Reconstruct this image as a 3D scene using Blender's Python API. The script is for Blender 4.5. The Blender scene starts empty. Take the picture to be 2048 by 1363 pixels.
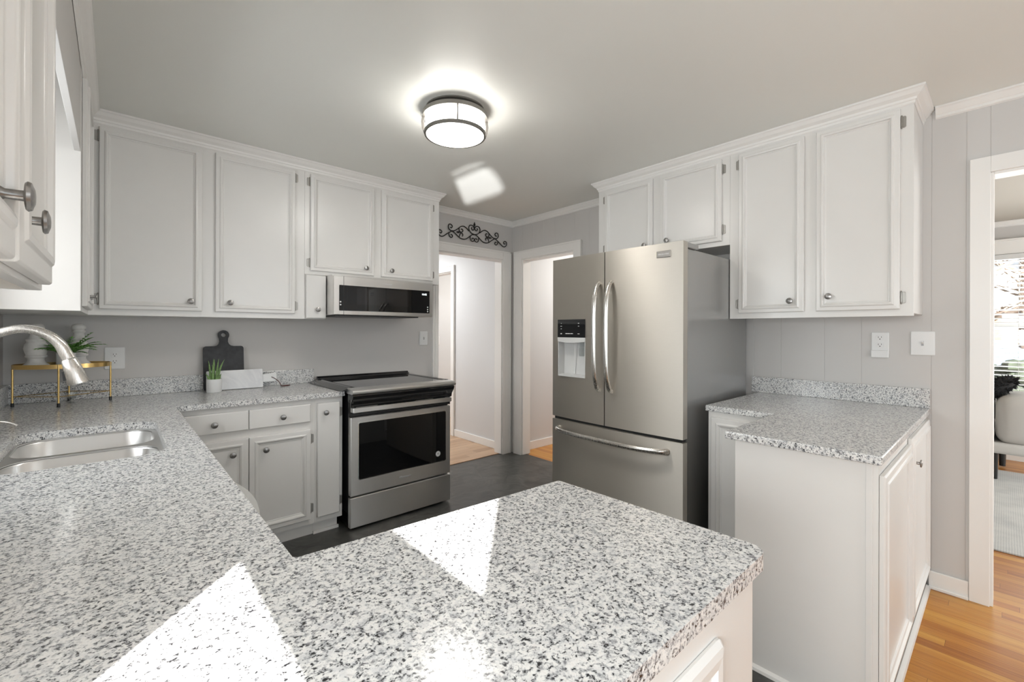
import bpy, bmesh, math, random
from mathutils import Vector, Matrix
random.seed(7)
S = bpy.context.scene
COL = S.collection

# ------------------------------------------------------------------ camera
cd = bpy.data.cameras.new('camera')
cam = bpy.data.objects.new('camera', cd)
COL.objects.link(cam)
YAW = math.radians(48.147)
ROLL = math.radians(0.1655)
fw = Vector((math.cos(YAW), math.sin(YAW), 0)); rt = Vector((math.sin(YAW), -math.cos(YAW), 0)); up = Vector((0, 0, 1))
r2 = rt * math.cos(ROLL) + up * math.sin(ROLL)
u2 = -rt * math.sin(ROLL) + up * math.cos(ROLL)
mw = Matrix.Identity(4)
for i in range(3):
    mw[i][0] = r2[i]; mw[i][1] = u2[i]; mw[i][2] = -fw[i]
mw[2][3] = 1.305
cam.matrix_world = mw
cd.sensor_fit = 'HORIZONTAL'
cd.sensor_width = 36.0
cd.lens = 884.73 * 36 / 2048
cd.shift_y = -20.8 / 2048
cd.clip_start = 0.02
S.camera = cam

# ------------------------------------------------------------------ world, sun, daylight through the openings, added fill lights, exposure
w = bpy.data.worlds.new('sky'); S.world = w
w.use_nodes = True
bg = w.node_tree.nodes['Background']
bg.inputs[0].default_value = (0.86, 0.93, 1.0, 1)
bg.inputs[1].default_value = 0.20
S.view_settings.view_transform = 'Standard'
S.view_settings.look = 'None'
S.view_settings.gamma = 1.0
S.view_settings.exposure = 2.22

sd = bpy.data.lights.new('sun', 'SUN'); so = bpy.data.objects.new('sun', sd); COL.objects.link(so)
sd.energy = 7.0; sd.angle = math.radians(0.5); sd.color = (1.0, 0.97, 0.93)
so.rotation_euler = Vector((2.15, 2.28, -1.526)).to_track_quat('-Z', 'Y').to_euler()
so.location = (-6, -6, 5)

def area(name, loc, direction, sx, sy, energy, color=(1, 1, 1)):
    d = bpy.data.lights.new(name, 'AREA'); o = bpy.data.objects.new(name, d); COL.objects.link(o)
    d.shape = 'RECTANGLE'; d.size = sx; d.size_y = sy; d.energy = energy; d.color = color
    o.location = loc
    o.rotation_euler = Vector(direction).to_track_quat('-Z', 'Z').to_euler()
    return o
DAY = (0.93, 0.98, 1.0)
area('daylight_sink_window', (-0.74, 1.80, 1.58), (1, -0.15, -0.05), 0.75, 0.8, 4.2, DAY)
area('daylight_dining_side_window', (-0.72, -0.12, 1.36), (1, 0.12, -0.02), 0.60, 0.75, 13, DAY)
area('dining_end_fill', (1.45, -3.45, 1.30), (0, 1, 0.0), 2.55, 1.85, 5.5, (0.80, 0.93, 1.0))  # added fill light at an assumed window behind the camera
area('daylight_living_window', (7.1, -0.45, 1.45), (-1, 0, 0), 1.7, 1.4, 8, DAY)
area('living_side_fill', (5.0, -3.45, 1.45), (0, 1, 0), 2.1, 1.35, 22, DAY)  # added living room fill, the window there is assumed
area('hall_fill', (2.2, 5.0, 2.40), (0, 0, -1), 0.5, 0.5, 8.5, (0.96, 0.98, 1.0))  # added light to brighten the hall, no fixture there
area('entry_fill', (4.2, 2.75, 2.40), (0, 0, -1), 0.4, 0.4, 5, (1, 0.97, 0.93))  # entry brightened by an added light without a fixture
area('side_room_fill', (4.0, 4.6, 2.40), (0, 0, -1), 0.4, 0.4, 5.5, (1, 0.97, 0.93))  # added fill for the side room, not a real lamp
def fill_point(name, loc, energy, r, color=(1, 0.96, 0.90)):
    d = bpy.data.lights.new(name, 'POINT'); o = bpy.data.objects.new(name, d); COL.objects.link(o)
    d.energy = energy; d.shadow_soft_size = r; d.color = color; o.location = loc
# added spot outside, stands in for sun reflected off the counter onto the ceiling
gd = bpy.data.lights.new('ceiling_patch_spot', 'SPOT'); go = bpy.data.objects.new('ceiling_patch_spot', gd); COL.objects.link(go)
gv = Vector((2.15, 2.28, 1.119)).normalized(); gt = Vector((2.17, 2.90, 2.44))
go.location = gt - gv * 9.5; go.rotation_euler = gv.to_track_quat('-Z', 'Y').to_euler()
gd.energy = 2100; gd.spot_size = math.radians(3.1); gd.spot_blend = 0.15; gd.shadow_soft_size = 0.04
fill_point('dining_fill', (1.5, -1.6, 1.85), 4, 0.2, (0.95, 0.97, 1.0))  # added point light without a fixture, lifts the ceiling

# ------------------------------------------------------------------ materials
MATS = {}
def nmat(name):
    m = bpy.data.materials.new(name); m.use_nodes = True
    MATS[name] = m
    return m, m.node_tree.nodes, m.node_tree.links, m.node_tree.nodes['Principled BSDF']
def simple(name, col, rough=0.5, metal=0.0, spec=0.5, bump=0.0, bscale=80, var=0.0, vscale=6.0, coat=0.0):
    m, N, L, b = nmat(name)
    b.inputs['Base Color'].default_value = (*col, 1); b.inputs['Roughness'].default_value = rough
    b.inputs['Metallic'].default_value = metal; b.inputs['Specular IOR Level'].default_value = spec
    b.inputs['Coat Weight'].default_value = coat; b.inputs['Coat Roughness'].default_value = 0.05
    tc = N.new('ShaderNodeTexCoord')
    if var:
        n = N.new('ShaderNodeTexNoise'); n.inputs['Scale'].default_value = vscale; n.inputs['Detail'].default_value = 3
        L.new(tc.outputs['Object'], n.inputs['Vector'])
        r = N.new('ShaderNodeValToRGB')
        r.color_ramp.elements[0].position = 0.35; r.color_ramp.elements[1].position = 0.65
        r.color_ramp.elements[0].color = (*[c * (1 - var) for c in col], 1); r.color_ramp.elements[1].color = (*[min(1, c * (1 + var)) for c in col], 1)
        L.new(n.outputs['Fac'], r.inputs['Fac']); L.new(r.outputs['Color'], b.inputs['Base Color'])
    if bump:
        n2 = N.new('ShaderNodeTexNoise'); n2.inputs['Scale'].default_value = bscale; n2.inputs['Detail'].default_value = 2
        L.new(tc.outputs['Object'], n2.inputs['Vector'])
        bp = N.new('ShaderNodeBump'); bp.inputs['Strength'].default_value = bump; bp.inputs['Distance'].default_value = 0.002
        L.new(n2.outputs['Fac'], bp.inputs['Height']); L.new(bp.outputs['Normal'], b.inputs['Normal'])
    return m
def emit(name, col, strength):
    m, N, L, b = nmat(name)
    b.inputs['Base Color'].default_value = (*col, 1)
    b.inputs['Emission Color'].default_value = (*col, 1); b.inputs['Emission Strength'].default_value = strength
    return m

simple('cabinet_paint', (0.77, 0.752, 0.725), 0.28, bump=0.05, bscale=25, var=0.012, vscale=4)
simple('trim_paint', (0.86, 0.84, 0.81), 0.35, bump=0.05, bscale=30)
simple('wall_paint', (0.615, 0.595, 0.575), 0.55, bump=0.08, bscale=160)
simple('hall_paint', (0.66, 0.66, 0.66), 0.6, bump=0.06, bscale=160)
simple('ceiling_paint', (0.85, 0.855, 0.815), 0.42, bump=0.05, bscale=40)
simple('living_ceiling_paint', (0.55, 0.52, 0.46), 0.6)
simple('cabinet_wood', (0.55, 0.46, 0.33), 0.6, var=0.15, vscale=12)
simple('pewter', (0.30, 0.29, 0.28), 0.32, metal=0.95, var=0.2, vscale=90)
simple('hinge_metal', (0.36, 0.345, 0.32), 0.42, metal=0.9)
simple('nickel', (0.66, 0.64, 0.61), 0.22, metal=1.0)
simple('dark_metal', (0.20, 0.19, 0.175), 0.45, metal=0.8)
simple('black_iron', (0.012, 0.011, 0.010), 0.55)
simple('brass', (0.72, 0.50, 0.20), 0.25, metal=1.0)
simple('black_plastic', (0.012, 0.012, 0.012), 0.35)
simple('black_enamel', (0.008, 0.008, 0.009), 0.08, coat=0.4)
simple('black_glass', (0.006, 0.006, 0.007), 0.03, spec=0.6)
simple('oven_glass', (0.004, 0.004, 0.0045), 0.02, spec=0.5)
simple('dispenser_plastic', (0.62, 0.62, 0.61), 0.3)
simple('white_plastic', (0.80, 0.80, 0.79), 0.3)
simple('appliance_white', (0.66, 0.66, 0.64), 0.3)
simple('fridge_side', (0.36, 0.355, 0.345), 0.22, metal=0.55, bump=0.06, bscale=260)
simple('white_ceramic', (0.83, 0.83, 0.82), 0.35)
simple('distressed_white', (0.80, 0.78, 0.75), 0.6, bump=0.3, bscale=60, var=0.05, vscale=40)
simple('leaf_green', (0.12, 0.31, 0.05), 0.45, var=0.5, vscale=60)
simple('aloe_green', (0.16, 0.27, 0.085), 0.5, var=0.3, vscale=70)
simple('charcoal_wood', (0.022, 0.022, 0.025), 0.5, var=0.35, vscale=30)
simple('leather_cord', (0.10, 0.03, 0.025), 0.6)
simple('sticker_white', (0.75, 0.75, 0.75), 0.4)
simple('mark_grey', (0.42, 0.42, 0.43), 0.5)
simple('mark_white', (0.75, 0.75, 0.75), 0.5)
simple('slot_dark', (0.03, 0.03, 0.03), 0.6)
simple('sofa_fabric', (0.58, 0.56, 0.53), 0.9, bump=0.35, bscale=350)
simple('pillow_black', (0.008, 0.008, 0.009), 0.9)
simple('blind_white', (0.74, 0.74, 0.73), 0.5)
simple('bark', (0.16, 0.12, 0.095), 0.9, var=0.3, vscale=5)
simple('twig', (0.30, 0.23, 0.18), 0.9)
simple('shrub_green', (0.045, 0.058, 0.038), 0.8, var=0.4, vscale=9)
simple('brick_red', (0.34, 0.19, 0.14), 0.8, var=0.2, vscale=5)
simple('car_blue', (0.18, 0.26, 0.40), 0.25, coat=0.5)
simple('tyre', (0.02, 0.02, 0.02), 0.8)
emit('lamp_glass', (1.0, 0.965, 0.91), 3.7)
emit('lamp_diffuser', (1.0, 0.97, 0.92), 7.5)
emit('clock_glow', (0.75, 0.85, 0.85), 0.55)

def granite():
    m, N, L, b = nmat('granite')
    tc = N.new('ShaderNodeTexCoord')
    mp = N.new('ShaderNodeMapping'); L.new(tc.outputs['Object'], mp.inputs['Vector'])
    nz = N.new('ShaderNodeTexNoise'); nz.inputs['Scale'].default_value = 160; nz.inputs['Detail'].default_value = 2
    L.new(mp.outputs['Vector'], nz.inputs['Vector'])
    mx = N.new('ShaderNodeMix'); mx.data_type = 'VECTOR'; mx.inputs[0].default_value = 0.008
    L.new(mp.outputs['Vector'], mx.inputs[4]); L.new(nz.outputs['Color'], mx.inputs[5])
    def vor(scale, stops):
        v = N.new('ShaderNodeTexVoronoi'); v.inputs['Scale'].default_value = scale
        L.new(mx.outputs[1], v.inputs['Vector'])
        sp = N.new('ShaderNodeSeparateColor'); L.new(v.outputs['Color'], sp.inputs[0])
        r = N.new('ShaderNodeValToRGB'); r.color_ramp.interpolation = 'CONSTANT'
        e = r.color_ramp.elements
        e[0].position = 0; e[0].color = (*stops[0][1], 1)
        e[1].position = stops[1][0]; e[1].color = (*stops[1][1], 1)
        for p, c in stops[2:]:
            x = e.new(p); x.color = (*c, 1)
        L.new(sp.outputs[0], r.inputs['Fac'])
        return r
    def noi(scale, detail, stops, off):
        mo_ = N.new('ShaderNodeMapping'); mo_.inputs['Location'].default_value = (off, off * 0.7, off * 1.3); L.new(tc.outputs['Object'], mo_.inputs['Vector'])
        n = N.new('ShaderNodeTexNoise'); n.inputs['Scale'].default_value = scale; n.inputs['Detail'].default_value = detail; n.inputs['Roughness'].default_value = 0.62; n.inputs['Distortion'].default_value = 0.35
        L.new(mo_.outputs['Vector'], n.inputs['Vector'])
        r = N.new('ShaderNodeValToRGB'); e = r.color_ramp.elements
        e[0].position = stops[0][0]; e[0].color = (*stops[0][1], 1); e[1].position = stops[-1][0]; e[1].color = (*stops[-1][1], 1)
        for p_, c_ in stops[1:-1]:
            x_ = e.new(p_); x_.color = (*c_, 1)
        L.new(n.outputs['Fac'], r.inputs['Fac']); return r
    a = noi(185, 3, [(0.345, (0.028, 0.028, 0.031)), (0.385, (0.17, 0.17, 0.175)), (0.415, (0.43, 0.43, 0.435)), (0.47, (0.68, 0.68, 0.675)), (0.56, (0.84, 0.835, 0.82)), (0.66, (0.78, 0.76, 0.74))], 0.0)
    c = noi(105, 2, [(0.30, (0.30, 0.30, 0.32)), (0.40, (0.74, 0.745, 0.76)), (0.48, (1.0, 1.0, 1.0))], 3.1)
    big = N.new('ShaderNodeTexNoise'); big.inputs['Scale'].default_value = 60; big.inputs['Detail'].default_value = 3
    L.new(mp.outputs['Vector'], big.inputs['Vector'])
    rr = N.new('ShaderNodeValToRGB'); rr.color_ramp.elements[0].position = 0.36; rr.color_ramp.elements[1].position = 0.52
    rr.color_ramp.elements[0].color = (0.84, 0.845, 0.855, 1); rr.color_ramp.elements[1].color = (1.0, 0.995, 0.985, 1)
    L.new(big.outputs['Fac'], rr.inputs['Fac'])
    mm = N.new('ShaderNodeMix'); mm.data_type = 'RGBA'; mm.blend_type = 'MULTIPLY'; mm.inputs[0].default_value = 1
    L.new(a.outputs['Color'], mm.inputs[6]); L.new(c.outputs['Color'], mm.inputs[7])
    mu = N.new('ShaderNodeMix'); mu.data_type = 'RGBA'; mu.blend_type = 'MULTIPLY'; mu.inputs[0].default_value = 1
    L.new(mm.outputs[2], mu.inputs[6]); L.new(rr.outputs['Color'], mu.inputs[7])
    L.new(mu.outputs[2], b.inputs['Base Color'])
    b.inputs['Roughness'].default_value = 0.17; b.inputs['Specular IOR Level'].default_value = 0.5
granite()

def stainless(name, base=(0.56, 0.545, 0.52), rough=0.30, axis='z'):
    m, N, L, b = nmat(name)
    tc = N.new('ShaderNodeTexCoord'); mp = N.new('ShaderNodeMapping')
    sc = {'z': (300, 300, 3), 'x': (3, 300, 300), 'y': (300, 3, 300)}[axis]
    mp.inputs['Scale'].default_value = sc
    L.new(tc.outputs['Object'], mp.inputs['Vector'])
    n = N.new('ShaderNodeTexNoise'); n.inputs['Scale'].default_value = 1.0; n.inputs['Detail'].default_value = 2
    L.new(mp.outputs['Vector'], n.inputs['Vector'])
    r = N.new('ShaderNodeMapRange'); r.inputs[3].default_value = rough - 0.06; r.inputs[4].default_value = rough + 0.07
    L.new(n.outputs['Fac'], r.inputs[0]); L.new(r.outputs[0], b.inputs['Roughness'])
    bp = N.new('ShaderNodeBump'); bp.inputs['Strength'].default_value = 0.006; bp.inputs['Distance'].default_value = 0.0005
    L.new(n.outputs['Fac'], bp.inputs['Height']); L.new(bp.outputs['Normal'], b.inputs['Normal'])
    b.inputs['Base Color'].default_value = (*base, 1); b.inputs['Metallic'].default_value = 1.0
    b.inputs['Anisotropic'].default_value = 0.85
    tv = N.new('ShaderNodeCombineXYZ'); tv.inputs[2 if axis != 'z' else 0].default_value = 1.0; L.new(tv.outputs[0], b.inputs['Tangent'])
stainless('stainless_fridge', (0.66, 0.62, 0.56), 0.52, 'y')
stainless('stainless_range', (0.80, 0.79, 0.775), 0.34, 'x')
simple('stainless_sink', (0.74, 0.735, 0.725), 0.36, metal=1.0)
stainless('brushed_nickel', (0.68, 0.655, 0.62), 0.26, 'z')

def wood(name, cols, along, wid, length, gap=0.0012, rough=0.28):
    m, N, L, b = nmat(name)
    tc = N.new('ShaderNodeTexCoord'); mp = N.new('ShaderNodeMapping')
    if along == 'y': mp.inputs['Rotation'].default_value = (0, 0, math.radians(90))
    L.new(tc.outputs['Object'], mp.inputs['Vector'])
    def mth(op, a, b=None):
        n = N.new('ShaderNodeMath'); n.operation = op
        for k, v in ((0, a), (1, b)):
            if v is None: continue
            if isinstance(v, (int, float)): n.inputs[k].default_value = v
            else: L.new(v, n.inputs[k])
        return n.outputs[0]
    sx = N.new('ShaderNodeSeparateXYZ'); L.new(mp.outputs['Vector'], sx.inputs[0])
    row = mth('DIVIDE', sx.outputs[1], wid); rowi = mth('FLOOR', row)
    wn = N.new('ShaderNodeTexWhiteNoise'); wn.noise_dimensions = '1D'; L.new(rowi, wn.inputs['W'])
    pos = mth('ADD', mth('DIVIDE', sx.outputs[0], length), mth('MULTIPLY', wn.outputs['Value'], 9.7)); posi = mth('FLOOR', pos)
    wc = N.new('ShaderNodeTexWhiteNoise'); wc.noise_dimensions = '2D'
    cv = N.new('ShaderNodeCombineXYZ'); L.new(rowi, cv.inputs[0]); L.new(posi, cv.inputs[1]); L.new(cv.outputs[0], wc.inputs['Vector'])
    fr_ = mth('FRACT', row); fp_ = mth('FRACT', pos)
    gapm = mth('MAXIMUM', mth('LESS_THAN', fr_, gap / wid), mth('LESS_THAN', fp_, gap / length))
    mp2 = N.new('ShaderNodeMapping'); mp2.inputs['Scale'].default_value = (3.0, 55, 55)
    L.new(mp.outputs['Vector'], mp2.inputs['Vector'])
    add = N.new('ShaderNodeVectorMath'); add.operation = 'ADD'
    L.new(mp2.outputs['Vector'], add.inputs[0])
    cm = N.new('ShaderNodeVectorMath'); cm.operation = 'SCALE'; cm.inputs['Scale'].default_value = 37.0
    L.new(wc.outputs['Color'], cm.inputs[0]); L.new(cm.outputs['Vector'], add.inputs[1])
    gr = N.new('ShaderNodeTexNoise'); gr.inputs['Scale'].default_value = 1; gr.inputs['Detail'].default_value = 5; gr.inputs['Distortion'].default_value = 1.2
    L.new(add.outputs['Vector'], gr.inputs['Vector'])
    mixf = N.new('ShaderNodeMath'); mixf.operation = 'MULTIPLY_ADD'; mixf.inputs[1].default_value = 0.62
    sp = N.new('ShaderNodeSeparateColor'); L.new(wc.outputs['Color'], sp.inputs[0])
    ml = N.new('ShaderNodeMath'); ml.operation = 'MULTIPLY'; ml.inputs[1].default_value = 0.42
    L.new(sp.outputs[0], ml.inputs[0])
    L.new(gr.outputs['Fac'], mixf.inputs[0]); L.new(ml.outputs[0], mixf.inputs[2])
    r = N.new('ShaderNodeValToRGB'); e = r.color_ramp.elements
    e[0].position = 0.22; e[0].color = (*cols[0], 1); e[1].position = 0.80; e[1].color = (*cols[2], 1)
    x = e.new(0.5); x.color = (*cols[1], 1)
    L.new(mixf.outputs[0], r.inputs['Fac'])
    mo = N.new('ShaderNodeMix'); mo.data_type = 'RGBA'
    L.new(gapm, mo.inputs[0]); L.new(r.outputs['Color'], mo.inputs[6]); mo.inputs[7].default_value = (*[c * 0.5 for c in cols[0]], 1)
    L.new(mo.outputs[2], b.inputs['Base Color'])
    b.inputs['Roughness'].default_value = rough
wood('oak_floor', [(0.34, 0.11, 0.016), (0.50, 0.20, 0.030), (0.62, 0.31, 0.060)], 'y', 0.057, 0.75)
wood('hall_floor_wood', [(0.33, 0.19, 0.105), (0.47, 0.30, 0.18), (0.57, 0.39, 0.25)], 'x', 0.085, 1.2, 0.0022)

def slate():
    m, N, L, b = nmat('slate')
    tc = N.new('ShaderNodeTexCoord'); mp = N.new('ShaderNodeMapping'); mp.inputs['Rotation'].default_value = (0, 0, math.radians(24))
    L.new(tc.outputs['Object'], mp.inputs['Vector'])
    br = N.new('ShaderNodeTexBrick'); br.inputs['Scale'].default_value = 1; br.inputs['Brick Width'].default_value = 0.62; br.inputs['Row Height'].default_value = 0.31
    br.inputs['Mortar Size'].default_value = 0.0018
    br.inputs['Color1'].default_value = (0.038, 0.038, 0.036, 1); br.inputs['Color2'].default_value = (0.060, 0.059, 0.055, 1); br.inputs['Mortar'].default_value = (0.085, 0.08, 0.07, 1)
    L.new(mp.outputs['Vector'], br.inputs['Vector'])
    n = N.new('ShaderNodeTexNoise'); n.inputs['Scale'].default_value = 7; n.inputs['Detail'].default_value = 6; n.inputs['Distortion'].default_value = 1.5
    L.new(mp.outputs['Vector'], n.inputs['Vector'])
    r = N.new('ShaderNodeValToRGB'); r.color_ramp.elements[0].color = (0.6, 0.6, 0.6, 1); r.color_ramp.elements[1].color = (1.5, 1.5, 1.45, 1)
    r.color_ramp.elements[0].position = 0.3; r.color_ramp.elements[1].position = 0.7
    L.new(n.outputs['Fac'], r.inputs['Fac'])
    mu = N.new('ShaderNodeMix'); mu.data_type = 'RGBA'; mu.blend_type = 'MULTIPLY'; mu.inputs[0].default_value = 1
    L.new(br.outputs['Color'], mu.inputs[6]); L.new(r.outputs['Color'], mu.inputs[7]); L.new(mu.outputs[2], b.inputs['Base Color'])
    bp = N.new('ShaderNodeBump'); bp.inputs['Strength'].default_value = 0.5; bp.inputs['Distance'].default_value = 0.006
    L.new(n.outputs['Fac'], bp.inputs['Height']); L.new(bp.outputs['Normal'], b.inputs['Normal'])
    b.inputs['Roughness'].default_value = 0.32
slate()

def marble():
    m, N, L, b = nmat('marble')
    tc = N.new('ShaderNodeTexCoord')
    n = N.new('ShaderNodeTexNoise'); n.inputs['Scale'].default_value = 5; n.inputs['Detail'].default_value = 6; n.inputs['Distortion'].default_value = 1.0
    L.new(tc.outputs['Object'], n.inputs['Vector'])
    r = N.new('ShaderNodeValToRGB'); e = r.color_ramp.elements
    e[0].position = 0.40; e[0].color = (0.80, 0.80, 0.80, 1); e[1].position = 0.60; e[1].color = (0.82, 0.82, 0.82, 1)
    x = e.new(0.5); x.color = (0.70, 0.70, 0.715, 1)
    L.new(n.outputs['Fac'], r.inputs['Fac']); L.new(r.outputs['Color'], b.inputs['Base Color'])
    b.inputs['Roughness'].default_value = 0.2
marble()

def rugmat():
    m, N, L, b = nmat('rug_weave')
    tc = N.new('ShaderNodeTexCoord')
    wv = N.new('ShaderNodeTexWave'); wv.wave_type = 'BANDS'; wv.bands_direction = 'Y'; wv.inputs['Scale'].default_value = 28; wv.inputs['Distortion'].default_value = 1.0
    L.new(tc.outputs['Object'], wv.inputs['Vector'])
    n = N.new('ShaderNodeTexNoise'); n.inputs['Scale'].default_value = 5; n.inputs['Detail'].default_value = 5
    L.new(tc.outputs['Object'], n.inputs['Vector'])
    ad = N.new('ShaderNodeMath'); ad.operation = 'MULTIPLY_ADD'; ad.inputs[1].default_value = 0.3
    L.new(wv.outputs['Fac'], ad.inputs[0]); L.new(n.outputs['Fac'], ad.inputs[2])
    r = N.new('ShaderNodeValToRGB'); r.color_ramp.elements[0].position = 0.35; r.color_ramp.elements[1].position = 0.85
    r.color_ramp.elements[0].color = (0.47, 0.48, 0.48, 1); r.color_ramp.elements[1].color = (0.66, 0.66, 0.64, 1)
    L.new(ad.outputs[0], r.inputs['Fac']); L.new(r.outputs['Color'], b.inputs['Base Color'])
    b.inputs['Roughness'].default_value = 0.95
rugmat()

def lawn():
    m, N, L, b = nmat('lawn_leaves')
    tc = N.new('ShaderNodeTexCoord')
    n = N.new('ShaderNodeTexNoise'); n.inputs['Scale'].default_value = 0.9; n.inputs['Detail'].default_value = 8
    L.new(tc.outputs['Object'], n.inputs['Vector'])
    r = N.new('ShaderNodeValToRGB'); e = r.color_ramp.elements
    e[0].position = 0.40; e[0].color = (0.17, 0.18, 0.10, 1); e[1].position = 0.62; e[1].color = (0.30, 0.20, 0.13, 1)
    L.new(n.outputs['Fac'], r.inputs['Fac']); L.new(r.outputs['Color'], b.inputs['Base Color'])
    b.inputs['Roughness'].default_value = 0.95
lawn()

def glass(name, refl=0.06, tint=(1, 1, 1)):
    m, N, L, b = nmat(name)
    N.remove(b)
    t = N.new('ShaderNodeBsdfTransparent'); t.inputs[0].default_value = (*tint, 1)
    g = N.new('ShaderNodeBsdfGlossy'); g.inputs['Roughness'].default_value = 0.02
    mx = N.new('ShaderNodeMixShader'); mx.inputs[0].default_value = refl
    L.new(t.outputs[0], mx.inputs[1]); L.new(g.outputs[0], mx.inputs[2])
    L.new(mx.outputs[0], N['Material Output'].inputs['Surface'])
glass('window_glass')
glass('clear_glass', 0.22, (0.93, 0.95, 0.95))

# ------------------------------------------------------------------ mesh helpers
class MB:
    """collects shapes in world coordinates and links them as one mesh object"""
    def __init__(s, frame=None):
        s.bm = bmesh.new(); s.frame = frame
    def P(s, u, v, n):
        if s.frame is None: return Vector((u, v, n))
        O, U, V, Nn = s.frame
        return O + U * u + V * v + Nn * n
    def face(s, vs, smooth=False):
        try:
            f = s.bm.faces.new(vs); f.smooth = smooth; return f
        except ValueError: return None
    def box(s, a0, a1, b0, b1, c0, c1):
        v = [s.bm.verts.new(s.P(x, y, z)) for x in (a0, a1) for y in (b0, b1) for z in (c0, c1)]
        for q in ((0, 1, 3, 2), (4, 6, 7, 5), (0, 4, 5, 1), (2, 3, 7, 6), (0, 2, 6, 4), (1, 5, 7, 3)):
            s.face([v[i] for i in q])
        return s
    def rings(s, rings, closed=True, cap0=True, cap1=True, smooth=False):
        R = [[s.bm.verts.new(p) for p in r] for r in rings]
        n = len(R[0])
        for a, b in zip(R, R[1:]):
            for i in range(n if closed else n - 1):
                j = (i + 1) % n
                s.face([a[i], a[j], b[j], b[i]], smooth)
        if cap0: s.face(R[0][::-1])
        if cap1: s.face(R[-1])
        return s
    def panel(s, u0, u1, v0, v1, prof):
        """moulded rectangle: prof = [(inset, height), ...] from the outside in, closed on top"""
        rr = []
        for i, h in prof:
            rr.append([s.P(u0 + i, v0 + i, h), s.P(u1 - i, v0 + i, h), s.P(u1 - i, v1 - i, h), s.P(u0 + i, v1 - i, h)])
        return s.rings(rr)
    def rpanel(s, u0, u1, v0, v1, r, prof, seg=5):
        rr = []
        for i, h in prof:
            q = max(r - i, 0.0005); pts = []
            for cx, cy, a0 in ((u1 - i - q, v0 + i + q, -90), (u1 - i - q, v1 - i - q, 0), (u0 + i + q, v1 - i - q, 90), (u0 + i + q, v0 + i + q, 180)):
                for k in range(seg + 1):
                    a = math.radians(a0 + 90 * k / seg)
                    pts.append(s.P(cx + q * math.cos(a), cy + q * math.sin(a), h))
            rr.append(pts)
        return s.rings(rr)
    def lathe(s, c, axis, prof, seg=24, smooth=True):
        """prof = [(radius, distance along axis)]"""
        A = Vector(axis).normalized(); c = Vector(c)
        X = A.orthogonal().normalized(); Y = A.cross(X)
        rr = []
        for r, d in prof:
            r = max(r, 1e-5)
            rr.append([c + A * d + (X * math.cos(2 * math.pi * k / seg) + Y * math.sin(2 * math.pi * k / seg)) * r for k in range(seg)])
        return s.rings(rr, smooth=smooth)
    def cyl(s, p0, p1, r, seg=16, r1=None):
        p0 = Vector(p0); p1 = Vector(p1); d = p1 - p0
        return s.lathe(p0, d, [(r, 0), (r1 if r1 is not None else r, d.length)], seg)
    def tube(s, pts, r, seg=8, radii=None, flat=None, updir=None):
        pts = [Vector(p) for p in pts]; rr = []; n = len(pts); prev = None
        for i, p in enumerate(pts):
            t = (pts[min(i + 1, n - 1)] - pts[max(i - 1, 0)]).normalized()
            if prev is None:
                X = Vector(updir) if updir else t.orthogonal()
            else: X = prev
            X = (X - t * X.dot(t)).normalized(); prev = X; Y = t.cross(X)
            q = radii[i] if radii else r
            rr.append([p + (X * math.cos(2 * math.pi * k / seg) * q * (flat or 1) + Y * math.sin(2 * math.pi * k / seg) * q) for k in range(seg)])
        return s.rings(rr, smooth=True)
    def prism(s, poly, d, smooth=False):
        d = Vector(d)
        a = [Vector(p) for p in poly]
        return s.rings([a, [p + d for p in a]], smooth=False)
    def sphere(s, c, r, sc=(1, 1, 1), u=16, v=10):
        c = Vector(c); rr = []
        for j in range(v + 1):
            a = math.pi * j / v; q = max(math.sin(a), 1e-4)
            rr.append([c + Vector((r * sc[0] * q * math.cos(2 * math.pi * k / u), r * sc[1] * q * math.sin(2 * math.pi * k / u), -r * sc[2] * math.cos(a))) for k in range(u)])
        return s.rings(rr, smooth=True)
    def mesh(s, name, origin, mat):
        bmesh.ops.recalc_face_normals(s.bm, faces=s.bm.faces[:])
        bmesh.ops.translate(s.bm, verts=s.bm.verts[:], vec=-Vector(origin))
        me = bpy.data.meshes.new(name); s.bm.to_mesh(me); s.bm.free()
        if any(p.use_smooth for p in me.polygons): me.set_sharp_from_angle(angle=math.radians(38))
        me.materials.append(MATS[mat] if isinstance(mat, str) else mat)
        return me
    def build(s, name, mat, parent=None, origin=None, bevel=0.0, bseg=2):
        if parent is not None: origin = parent['_o']
        elif origin is None:
            cs = [v.co for v in s.bm.verts]
            origin = ((min(c.x for c in cs) + max(c.x for c in cs)) / 2, (min(c.y for c in cs) + max(c.y for c in cs)) / 2, min(c.z for c in cs))
        me = s.mesh(name, origin, mat)
        o = bpy.data.objects.new(name, me); COL.objects.link(o)
        o['_o'] = tuple(origin)
        if parent is not None: o.parent = parent
        else: o.location = origin
        if bevel:
            md = o.modifiers.new('edge', 'BEVEL'); md.width = bevel; md.segments = bseg; md.limit_method = 'ANGLE'; md.angle_limit = math.radians(40)
        return o
def tag(o, label, cat, group=None):
    o['label'] = label; o['category'] = cat
    if group: o['group'] = group
    return o
def thing(name, loc, label, cat, group=None):
    o = bpy.data.objects.new(name, None); COL.objects.link(o); o.location = loc; o['_o'] = tuple(loc)
    o.empty_display_size = 0.05
    return tag(o, label, cat, group)
def struct(mb, name, mat, bevel=0.0):
    o = mb.build(name, mat, origin=(0, 0, 0), bevel=bevel); o['kind'] = 'structure'; return o
def lab(o, label): o['label'] = label; return o
def box(*a): return MB().box(*a)
def V(*a): return Vector(a)
X, Y, Z = V(1, 0, 0), V(0, 1, 0), V(0, 0, 1)
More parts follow.
